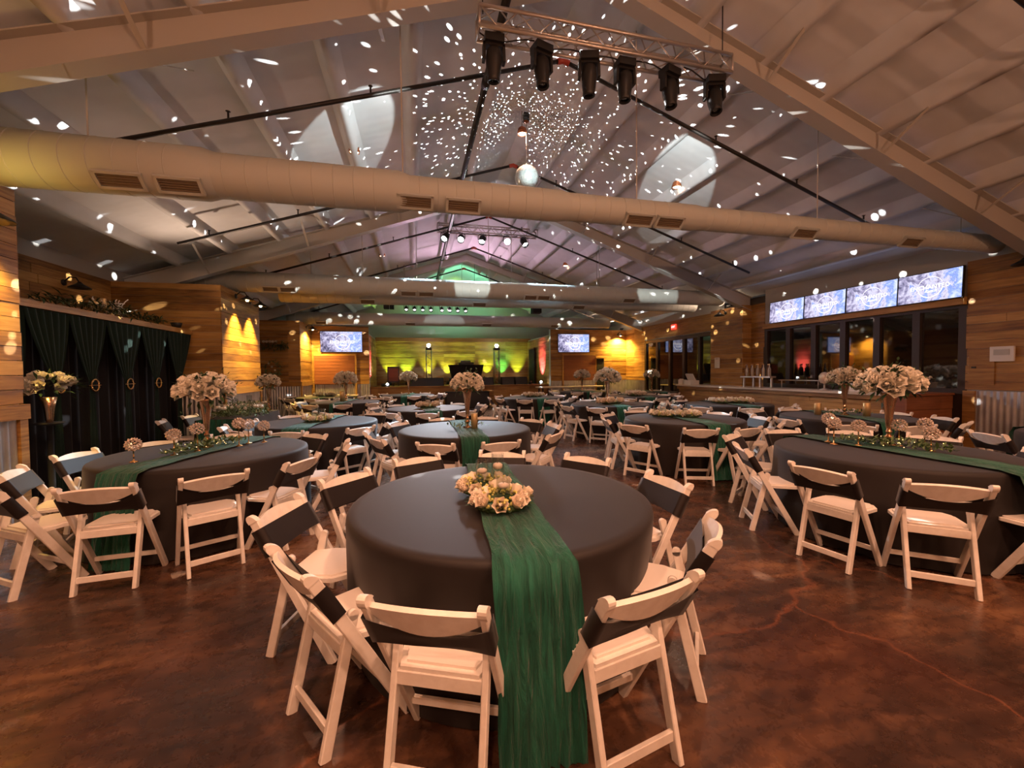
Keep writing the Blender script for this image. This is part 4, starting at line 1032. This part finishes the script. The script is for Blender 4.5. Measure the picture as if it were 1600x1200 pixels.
# ------------------------------------------------------------------ stage
t = thing('stage', 'low wooden stage platform with plank front', 'stage', (2.2, 0, 0))
MB().span((-4.05, 18.55, .02), (4.0, 22.2, .93)).obj('platform', M['panelwood'], t)
o = planks(t, (3.95, 18.55), (-4.0, 18.55), .02, .90, objs=False, m='pine_far')
MB().span((-4.05, 18.48, .92), (4.0, 18.62, .97)).obj('nosing', M['pine'], t)
SZ = .935
def uplight(x, col, i, y=21.9, n_=(0, 1), pw_=STAGE_W):
    t = thing('uplight_can', f'black uplight can on the stage, {ORD[i - 1]} along the walls', 'stage light', (x, y, SZ), 0, 'stage uplights')
    MB().lathe([(.002, 0), (.08, .0), (.085, .16), (.07, .16), (.065, .10), (.002, .10)], 14).obj('can', M['black'], t); MB().lathe([(.002, .112), (.06, .112), (.06, .116), (.002, .12)], 12).obj('lens', M['coolglow'], t)
    lamp('SPOT', (x, y, SZ + .2), pw_, col, aim=(x + n_[0] * (.35 if n_[1] else 1.1), y + n_[1] * .35, SZ + 1.6), size=.03, angle=58, blend=.9)
YG_ = [(.52, 1, .10), (.42, 1, .10), (.60, 1, .10), (.62, 1, .12), (.55, 1, .12), (.55, 1, .10), (.10, 1, .30), (.50, 1, .10)]
for i, x in enumerate((-1.2, -.35, .75, 1.75, 2.75, 3.9, 4.75, 5.6)): uplight(x, YG_[i], i + 1)
uplight(-1.35, (1, .16, .40), 9, 19.2, (-1, 0), STAGE_W * 2.0); uplight(5.60, (1, .14, .36), 10, 19.5, (1, 0), STAGE_W * 2.6)
t = thing('dj_booth', 'black flared booth with gear on the stage', 'booth', (2.55, 20.6, SZ))
MB().add([(-.62, -.3, 0), (.62, -.3, 0), (.62, .3, 0), (-.62, .3, 0), (-.85, -.38, 1.0), (.85, -.38, 1.0), (.85, .38, 1.0), (-.85, .38, 1.0)], [(0, 1, 5, 4), (1, 2, 6, 5), (2, 3, 7, 6), (3, 0, 4, 7), (4, 5, 6, 7), (3, 2, 1, 0)]).obj('front_panel', M['blackmatt'], t)
MB().box((0, 0, 1.07), (.75, .45, .12)).obj('mixer_deck', M['black'], t); MB().box((0, .1, 1.17), (.5, .06, .10), 0, Matrix.Rotation(.4, 3, 'X')).obj('laptop_screen', M['alu'], t)
for i, x in enumerate((.75, 4.25)):
    t = thing('light_totem', f'truss totem with a white lamp on top, {("left", "right")[i]} of the booth', 'light stand', (x, 21.2, SZ), 0, 'truss totems')
    b = MB()
    for sx in (-1, 1):
        for sy in (-1, 1): b.tube([(sx * .13, sy * .13, .02), (sx * .13, sy * .13, 1.75)], .022, 6)
    b.obj('chords', M['alu'], t); b = MB()
    for k in range(8):
        e = 1 if k % 2 else -1
        for sy in (-1, 1): b.tube([(-e * .13, sy * .13, .02 + .21 * k), (e * .13, sy * .13, .23 + .21 * k)], .008, 5)
    b.obj('lattice', M['alu'], t); MB().box((0, 0, .01), (.5, .5, .02)).obj('base_plate', M['black'], t)
    MB().box((0, 0, 1.83), (.3, .3, .12)).obj('lamp_base', M['black'], t); MB().blob((0, -.05, 2.0), .095, 12).obj('lamp_lens', M['coolglow'], t)
def wedge(x, y, z, w_, d_, h_, label, cat='speaker', name='floor_monitor'):
    t = thing(name, label, cat, (x, y, z), 0, 'stage speakers')
    MB().add([(-w_ / 2, -d_ / 2, 0), (w_ / 2, -d_ / 2, 0), (w_ / 2, d_ / 2, 0), (-w_ / 2, d_ / 2, 0), (-w_ / 2, -d_ * .1, h_), (w_ / 2, -d_ * .1, h_), (w_ / 2, d_ / 2, h_), (-w_ / 2, d_ / 2, h_)], [(0, 1, 5, 4), (1, 2, 6, 5), (2, 3, 7, 6), (3, 0, 4, 7), (4, 5, 6, 7), (3, 2, 1, 0)]).obj('cabinet', M['blackmatt'], t)
    g = MB(); g.add([(-w_ * .45, -d_ / 2 - .004, .03), (w_ * .45, -d_ / 2 - .004, .03), (w_ * .45, -d_ * .13 - .012, h_ * .93), (-w_ * .45, -d_ * .13 - .012, h_ * .93)], [(0, 1, 2, 3)]); g.obj('grille', M['black'], t)
for i, (x, w_) in enumerate(((.2, .9), (.95, .75), (2.1, 1.0), (3.3, .7), (4.35, .6), (5.0, .6))): wedge(x, 19.1, SZ, w_, .4, .38, f'black floor monitor, {TW[i]} from the left at the stage edge')
def subwoofer(x, label):
    t = thing('subwoofer', label, 'speaker', (x, 17.95, 0), 0, 'subwoofers below the stage')
    MB().box((0, 0, .36), (.88, .66, .72)).obj('cabinet', M['blackmatt'], t); MB().box((0, -.335, .36), (.80, .012, .64)).obj('grille', M['black'], t)
    for sx in (-1, 1): MB().box((sx * .445, 0, .5), (.012, .2, .08)).obj('handle', M['black'], t)
subwoofer(1.75, 'left black subwoofer on the floor below the stage'); subwoofer(2.75, 'right black subwoofer on the floor below the stage')
for i, (x, y, z) in enumerate(((-.95, 17.6, 4.45), (5.35, 17.6, 4.40))):
    t = thing('hanging_speaker', f'black loudspeaker hung from the roof, {("left", "right")[i]} of the stage', 'speaker', (x, y, z), 0, 'hung loudspeakers')
    MB().box((0, 0, 0), (.40, .36, .50)).obj('cabinet', M['blackmatt'], t); MB().box((0, -.185, 0), (.36, .012, .46)).obj('grille', M['black'], t)
    for sx in (-1, 1): MB().tube([(sx * .15, 0, .25), (sx * .15, 0, roofz(x + sx * .15) - z)], .008, 5).obj('hanging_cable', M['black'], t)
t = thing('easel_sign', 'dark framed sign standing at the left stage edge', 'sign', (-.95, 20.3, SZ))
b = MB(); b.box((0, 0, .55), (.55, .03, .75)); b.obj('frame', M['black'], t); MB().box((0, -.02, .55), (.45, .01, .62)).obj('sign_panel', M['panelwood'], t)
for sx in (-1, 1): MB().bar((sx * .18, -.02, .25), (sx * .24, .02, 0), .03, .02).obj('leg', M['black'], t)
MB().bar((0, .02, .6), (0, .3, 0), .03, .02).obj('rear_leg', M['black'], t)
for i, (x, y) in enumerate(((-1.15, 19.0), (5.9, 18.75))):
    t = thing('stage_floor_spot', f'bright white floor spot at the {("left", "right")[i]} stage edge', 'stage light', (x, y, SZ), 0, 'stage floor spots'); MB().box((0, 0, .08), (.2, .12, .16)).obj('housing', M['black'], t); MB().blob((0, -.07, .14), .05, 10).obj('lens', M['coolglow'], t)
# long table at right of the stage front
t = thing('gift_table', 'long pink-lit table in front of the right stage corner', 'table', (6.9, 17.3, 0)); MB().box((0, 0, .86), (3.2, .7, .05)).obj('tabletop', M['counter'], t)
for sx in (-1, 1):
    for sy in (-1, 1): MB().bar((sx * 1.45, sy * .28, 0), (sx * 1.45, sy * .28, .84), .05, .05).obj('leg', M['black'], t)
# coloured washes from the stage rig
lamp('SPOT', (2.4, 17.4, 4.6), 260, (.25, 1, .5), aim=(2.2, 21.5, 6.2), size=.1, angle=75, blend=.6, name='green_wash')
lamp('SPOT', (1.2, 16.9, 4.0), 420, (1, .60, .78), aim=(2.3, 13.0, 6.4), size=.1, angle=115, blend=.8, name='mauve_wash')
# beams of the moving heads thrown on the ceiling and ducts
for loc, aim_, e_, an in (((.86, 4.40, 4.62), (-1.0, 7.3, 5.4), 260, 24), ((3.52, 4.40, 4.62), (5.2, 7.2, 5.4), 260, 22), ((1.92, 4.40, 4.60), (1.55, 11.1, 3.86), 1000, 8.5), ((2.92, 4.40, 4.60), (7.2, 11.1, 3.86), 1000, 8.5)):
    lamp('SPOT', loc, e_, (.93, 1, .96), aim=aim_, size=.03, angle=an, blend=.06, name='moving_head_beam')
# ------------------------------------------------------------------ screens
def text_mesh(body, size, mat_, name, parent, loc, rot, shear=0):
    cu = bpy.data.curves.new(name, 'FONT'); cu.body = body; cu.size = size; cu.align_x = 'CENTER'; cu.align_y = 'CENTER'; cu.extrude = .001; cu.shear = shear; cu.resolution_u = 3
    tmp = bpy.data.objects.new(name, cu); me = bpy.data.meshes.new_from_object(tmp); bpy.data.objects.remove(tmp); me.materials.clear(); me.materials.append(mat_)
    o = link(name, me, parent, loc); o.rotation_euler = rot; return o
def tv(x, y, z, rz, w_, h_, label, group, tilt=.0, logo=True):
    t = thing('wall_screen', label, 'screen', (x, y, z), 0, group); t.rotation_euler = (-tilt, 0, rz)
    b = MB(); b.box((0, .03, 0), (w_ + .03, .05, h_ + .03)); b.box((0, .075, 0), (w_ * .4, .06, h_ * .5)); b.obj('housing', M['black'], t)
    MB().box((0, .002, 0), (w_, .008, h_)).obj('display', M['screen'], t)
    if logo:
        text_mesh('ENCHANTED', h_ * .19, M['white_emit'], 'logo_word', t, (.02 * w_, -.006, -.02 * h_), (PI / 2, 0, 0))
        text_mesh('Ranch', h_ * .14, M['white_emit'], 'logo_script', t, (.04 * w_, -.006, -.16 * h_), (PI / 2, 0, 0), .35)
        b = MB(); n = 26
        for k in range(n):
            a = PI * (1.06 + .88 * k / n); a2 = PI * (1.06 + .88 * (k + 1) / n); r0_, r1_ = h_ * .34, h_ * .365; c = (.03 * w_, -.02 * h_)
            b.add([(c[0] + r * math.cos(q), -.006, c[1] + r * math.sin(q)) for r, q in ((r0_, a), (r1_, a), (r1_, a2), (r0_, a2))], [(0, 1, 2, 3)])
            if k < 20:
                a = PI * (.12 + .76 * k / 20); a2 = PI * (.12 + .76 * (k + 1) / 20); b.add([(c[0] + r * math.cos(q), -.006, c[1] + r * math.sin(q)) for r, q in ((h_ * .355, a), (h_ * .365, a), (h_ * .365, a2), (h_ * .355, a2))], [(0, 1, 2, 3)])
        b.obj('logo_ring', M['white_emit'], t)
    return t
for i, yc in enumerate((9.14, 8.08, 7.02, 5.97)):
    tv(9.86, yc, 3.14, -PI / 2, 1.02, .56, f'slide screen with winter logo above the bar, {TW[3 - i]} from the right', 'screens above the bar', .05)
tv(-2.85, 17.88, 2.86, 0, 1.58, .82, 'large screen with winter logo left of the stage', 'large stage screens'); tv(7.25, 17.88, 2.86, 0, 1.52, .82, 'large screen with winter logo right of the stage', 'large stage screens')
# ------------------------------------------------------------------ doors, windows, wall panels
def roll_panel(x0, x1, label, n):
    d = struct(MB().span((x0, 17.93, WT + .02), (x1, 17.99, 2.3)).obj(f'door_{n}', M['panelwood']), label)
    for k in range(9): link('door_board', unit_plank('panelwood'), d, ((x0 + x1) / 2, 17.92, WT + .09 + .128 * k), 0, (x1 - x0 - .02, .03, .12))
    for x in (x0 - .03, x1 + .03): link('door_casing', unit_plank('pine'), d, (x, 17.94, 1.2), 0, (.06, .07, 2.35))
    link('door_casing', unit_plank('pine'), d, ((x0 + x1) / 2, 17.94, 2.33), 0, (x1 - x0 + .12, .07, .07))
roll_panel(-3.9, -2.35, 'reddish boarded panel door below the left stage screen', 1); roll_panel(6.75, 8.35, 'reddish boarded panel door below the right stage screen', 2)
d = struct(MB().span((8.42, 17.9, 0), (8.78, 17.98, 2.15)).obj('door_3', M['blackmatt']), 'black doorway right of the boarded panel'); link('door_casing', unit_plank('pine'), d, (8.60, 17.9, 2.18), 0, (.5, .08, .06))
d = struct(MB().span((6.10, 20.5, SZ), (6.16, 21.5, 2.75)).obj('door_4', M['blackmatt']), 'black side door of the stage'); link('door_casing', unit_plank('cedar'), d, (6.11, 21.0, 2.78), 0, (.1, 1.1, .06))
def glazing(name, y0, y1, z0, z1, n, x, label):
    w0 = struct(MB().span((x + .06, y0, z0), (x + .07, y1, z0 + .02)).obj(name, M['darkframe']), label)
    for i in range(n + 1):
        y = y0 + (y1 - y0) * i / n; link('mullion', unit_plank('darkframe'), w0, (x + .04, y, (z0 + z1) / 2), 0, (.12, .13, z1 - z0))
    for z, h in ((z0 + .05, .1), (z1 - .06, .12)): link('frame_rail', unit_plank('darkframe'), w0, (x + .04, (y0 + y1) / 2, z), 0, (.12, y1 - y0, h))
    for i in range(n):
        a = y0 + (y1 - y0) * (i + .5) / n; link('pane', unit_plank('blackglass'), w0, (x + .05, a, (z0 + z1) / 2), 0, (.012, (y1 - y0) / n - .12, z1 - z0 - .2))
glazing('window_1', 5.5, 9.92, 1.05, 2.78, 6, XR, 'dark glazed window band behind the bar')
glazing('window_2', 11.9, 16.3, .02, 2.86, 5, XR, 'dark glazed doors beyond the bar')
# ------------------------------------------------------------------ bar
BXf = 8.85
t = thing('bar_counter', 'long wooden bar with pale countertop along the right wall', 'bar counter', (BXf, 9.1, 0))
MB().span((.06, -3.0, 0), (.55, 3.3, 1.02)).obj('body', M['panelwood'], t)
o = planks(t, (.06, -3.0), (.06, 3.3), .02, 1.0, bh=.20, objs=False, m='pine_far'); planks(t, (.55, -3.0), (.06, -3.0), .02, 1.0, bh=.2, objs=False, m='pine_far')
MB().span((-.06, -3.05, 1.02), (.60, 3.36, 1.07)).obj('countertop', M['counter'], t)
MB().span((-.02, -3.02, .93), (.02, 3.32, 1.02)).obj('edge_trim', M['pine'], t)
t = thing('bar_return', 'dark brown end counter of the bar beside the right wall', 'bar counter', (9.55, 5.75, 0))
MB().span((-.75, -.1, 0), (.43, .2, 1.03)).obj('body', M['panelwood'], t); o = planks(t, (.43, -.1), (-.75, -.1), .02, 1.02, bh=.25, objs=False, m='cedar'); MB().span((-.78, -.15, 1.03), (.44, .25, 1.07)).obj('countertop', M['cedar'], t)
t = thing('back_bar_counter', 'low dark service counter under the bar window', 'counter', (9.75, 7.9, 0)); MB().span((-.18, -1.75, 0), (.22, 1.9, .95)).obj('body', M['darkframe'], t); MB().span((-.22, -1.78, .95), (.23, 1.93, .99)).obj('worktop', M['alu'], t)
t = thing('bottle_rack', 'grey bottle rack standing on the bar', 'rack', (9.15, 9.35, 1.07))
MB().span((-.1, -.5, .26), (.1, .5, .30)).obj('rack_shelf', M['alu'], t)
for y in (-.46, -.1, .12, .46): MB().bar((0, y, 0), (0, y, .26), .05, .05).obj('rack_leg', M['alu'], t)
BM = []
for k, c in enumerate(((.35, .33, .30), (.10, .03, .015), (.45, .40, .33), (.16, .07, .03))):
    me = MB().lathe([(.002, 0), (.036, 0), (.038, .01), (.038, .17), (.03, .21), (.014, .245), (.014, .31), (.002, .312)], 12).mesh('bottle'); me.materials.append(mat('bottle_glass_%d' % k, c, .12, spec=.7)); BM.append(me)
cap = MB().lathe([(.016, 0), (.016, .03), (.002, .031)], 10).mesh('cap'); cap.materials.append(M['gold'])
for k in range(10):
    o = tag(link('bottle', BM[(k * 3) % 4], None, (9.12 + .05 * (k % 2), 8.93 + .093 * k, 1.37)), f'liquor bottle, {ORD[k]} from the near end of the bar rack', 'bottle', 'bottles on the bar rack'); link('cap', cap, o, (0, 0, .30))
t = thing('cash_register', 'white point-of-sale terminal on the far end of the bar', 'register', (9.05, 11.95, 1.07)); MB().box((0, 0, .07), (.32, .34, .14)).obj('base', M['whiteplastic'], t); MB().box((-.04, 0, .24), (.04, .36, .26), 0, Matrix.Rotation(-.5, 3, 'Y')).obj('screen', M['whiteplastic'], t)
t = thing('receipt_printer', 'small white receipt printer beside the terminal', 'printer', (9.0, 12.35, 1.07)); MB().box((0, 0, .08), (.2, .2, .16)).obj('body', M['whiteplastic'], t); MB().box((-.05, 0, .17), (.06, .14, .04)).obj('paper', M['paper'], t)
t = thing('plastic_tote', 'white lidded tote on the bar counter', 'box', (9.2, 6.75, 1.07)); MB().box((0, 0, .07), (.3, .5, .14)).obj('tub', M['whiteplastic'], t); MB().box((0, 0, .15), (.33, .53, .02)).obj('lid', M['whiteplastic'], t)
t = thing('drink_dispenser', 'ribbed glass drink dispenser on a metal stand', 'dispenser', (9.2, 7.5, 1.07)); MB().lathe([(.09, 0), (.09, .02), (.02, .04), (.02, .14), (.06, .15)], 14).obj('stand', M['alu'], t)
MB().lathe([(.002, .14), (.08, .15), (.115, .22), (.115, .31), (.08, .38), (.05, .40), (.002, .41)], 18).obj('globe', M['crystal'], t)
t = thing('drink_rail', 'thin metal rail along the service side of the bar', 'rail', (9.38, 8.2, 1.07)); MB().tube([(0, -1.2, .2), (0, .7, .2)], .014, 8).obj('rail', M['alu'], t)
for y in (-1.1, -.4, .6): MB().tube([(0, y, 0), (0, y, .2)], .012, 6).obj('rail_post', M['alu'], t)
t = thing('small_tablet', 'small lit blue tablet on the end counter', 'tablet', (9.45, 5.85, 1.07)); MB().box((0, 0, .08), (.15, .02, .12), 0, Matrix.Rotation(-.2, 3, 'X')).obj('case', M['black'], t); MB().box((0, -.014, .08), (.125, .006, .095), 0, Matrix.Rotation(-.2, 3, 'X')).obj('display', M['screen'], t)
greenery(9.15, 5.85, 1.075, 'leafy flower bundle lying on the end counter', 301, .45, .25, 0, 130, 5, 0, .18)
t = thing('posy_vase', 'small vase of pale blooms on the end counter', 'flowers', (9.72, 5.9, 1.07)); MB().lathe([(.002, 0), (.04, 0), (.05, .08), (.025, .16), (.035, .18)], 12).obj('vase', M['glass'], t)
for i in range(6): put(ROSE[i % 2], t, (.05 * math.cos(i), .05 * math.sin(i), .24 + .02 * (i % 3)), (math.cos(i), math.sin(i), 1), .05)
# small wall items
t = thing('exit_sign', 'red lit EXIT sign above the glazed doors', 'sign', (XR - .06, 14.2, 3.25), -PI / 2); MB().box((0, .0, 0), (.30, .04, .19)).obj('housing', M['exitred'], t); text_mesh('EXIT', .11, M['white_emit'], 'exit_word', t, (0, -.023, 0), (PI / 2, 0, 0))
t = thing('notice_board', 'white notice pinned to the pier beyond the bar', 'notice', (9.63, 11.45, 1.78)); MB().box((0, 0, 0), (.02, .22, .34)).obj('sheet', M['paper'], t); MB().box((-.011, 0, .13), (.004, .14, .03)).obj('heading', M['wallgrey'], t)
t = thing('wall_thermostat', 'pale square control panel on the right wall', 'panel', (XR - .05, 4.95, 1.78)); MB().box((0, 0, 0), (.04, .30, .26)).obj('cover', M['whiteplastic'], t); MB().box((-.022, 0, .03), (.006, .2, .1)).obj('window', M['wallgrey'], t)
t = thing('wall_hatch', 'flush wooden service hatch on the right wall', 'hatch', (XR - .035, 5.22, 1.55)); MB().box((0, 0, 0), (.02, .34, .62)).obj('hatch_panel', M['pine'], t); MB().box((-.015, .1, 0), (.015, .06, .03)).obj('latch', M['black'], t)
t = thing('smoke_detector', 'round white smoke detector on the near right ceiling slope', 'smoke detector', (6.45, 2.9, roofz(6.45) - .02)); MB().lathe([(.09, 0), (.09, -.03), (.06, -.05), (.002, -.05)], 18).obj('cover', M['whiteplastic'], t); MB().lathe([(.11, .012), (.11, 0), (.002, 0)], 18).obj('mount', M['whiteplastic'], t)
t = thing('wall_wreath', 'dried wreath hanging on the far left pier', 'wreath', (-4.9, 16.27, 1.75)); b = MB(); rg = random.Random(2)
for i in range(120): a = rg.random() * 6.28; r = .24 + rg.gauss(0, .03); leaf(b, (r * math.cos(a), -.04 - rg.random() * .04, r * math.sin(a)), (rg.uniform(-1, 1), -.3, rg.uniform(-1, 1)), .12, .018)
o = b.obj('foliage', M['eucal'], t); o['kind'] = 'stuff'
for i in range(3): put(ROSE[i % 2], t, (-.1 + .1 * i, -.09, .2 - .12 * i), (0, -1, 0), .06, 'blossom')
g_ = garland('green swag with white blooms on the far left pier', -4.9, 16.1, 16.34, 2.6, 9, 1); g_.rotation_euler = (0, 0, 0); rg = random.Random(77); b = MB()
for i in range(160): leaf(b, (rg.uniform(-.5, .5), -rg.random() * .1 + .075, rg.gauss(0, .07)), (rg.uniform(-1, 1), -.3, rg.uniform(-.6, .4)), .18, .02)
o = b.obj('swag_foliage', M['leaf'], g_); o['kind'] = 'stuff'
for i in range(5): put(ROSE[i % 2], g_, (-.25 + .1 * i, -.02, .1), (0, -1, .6), .08, 'blossom')
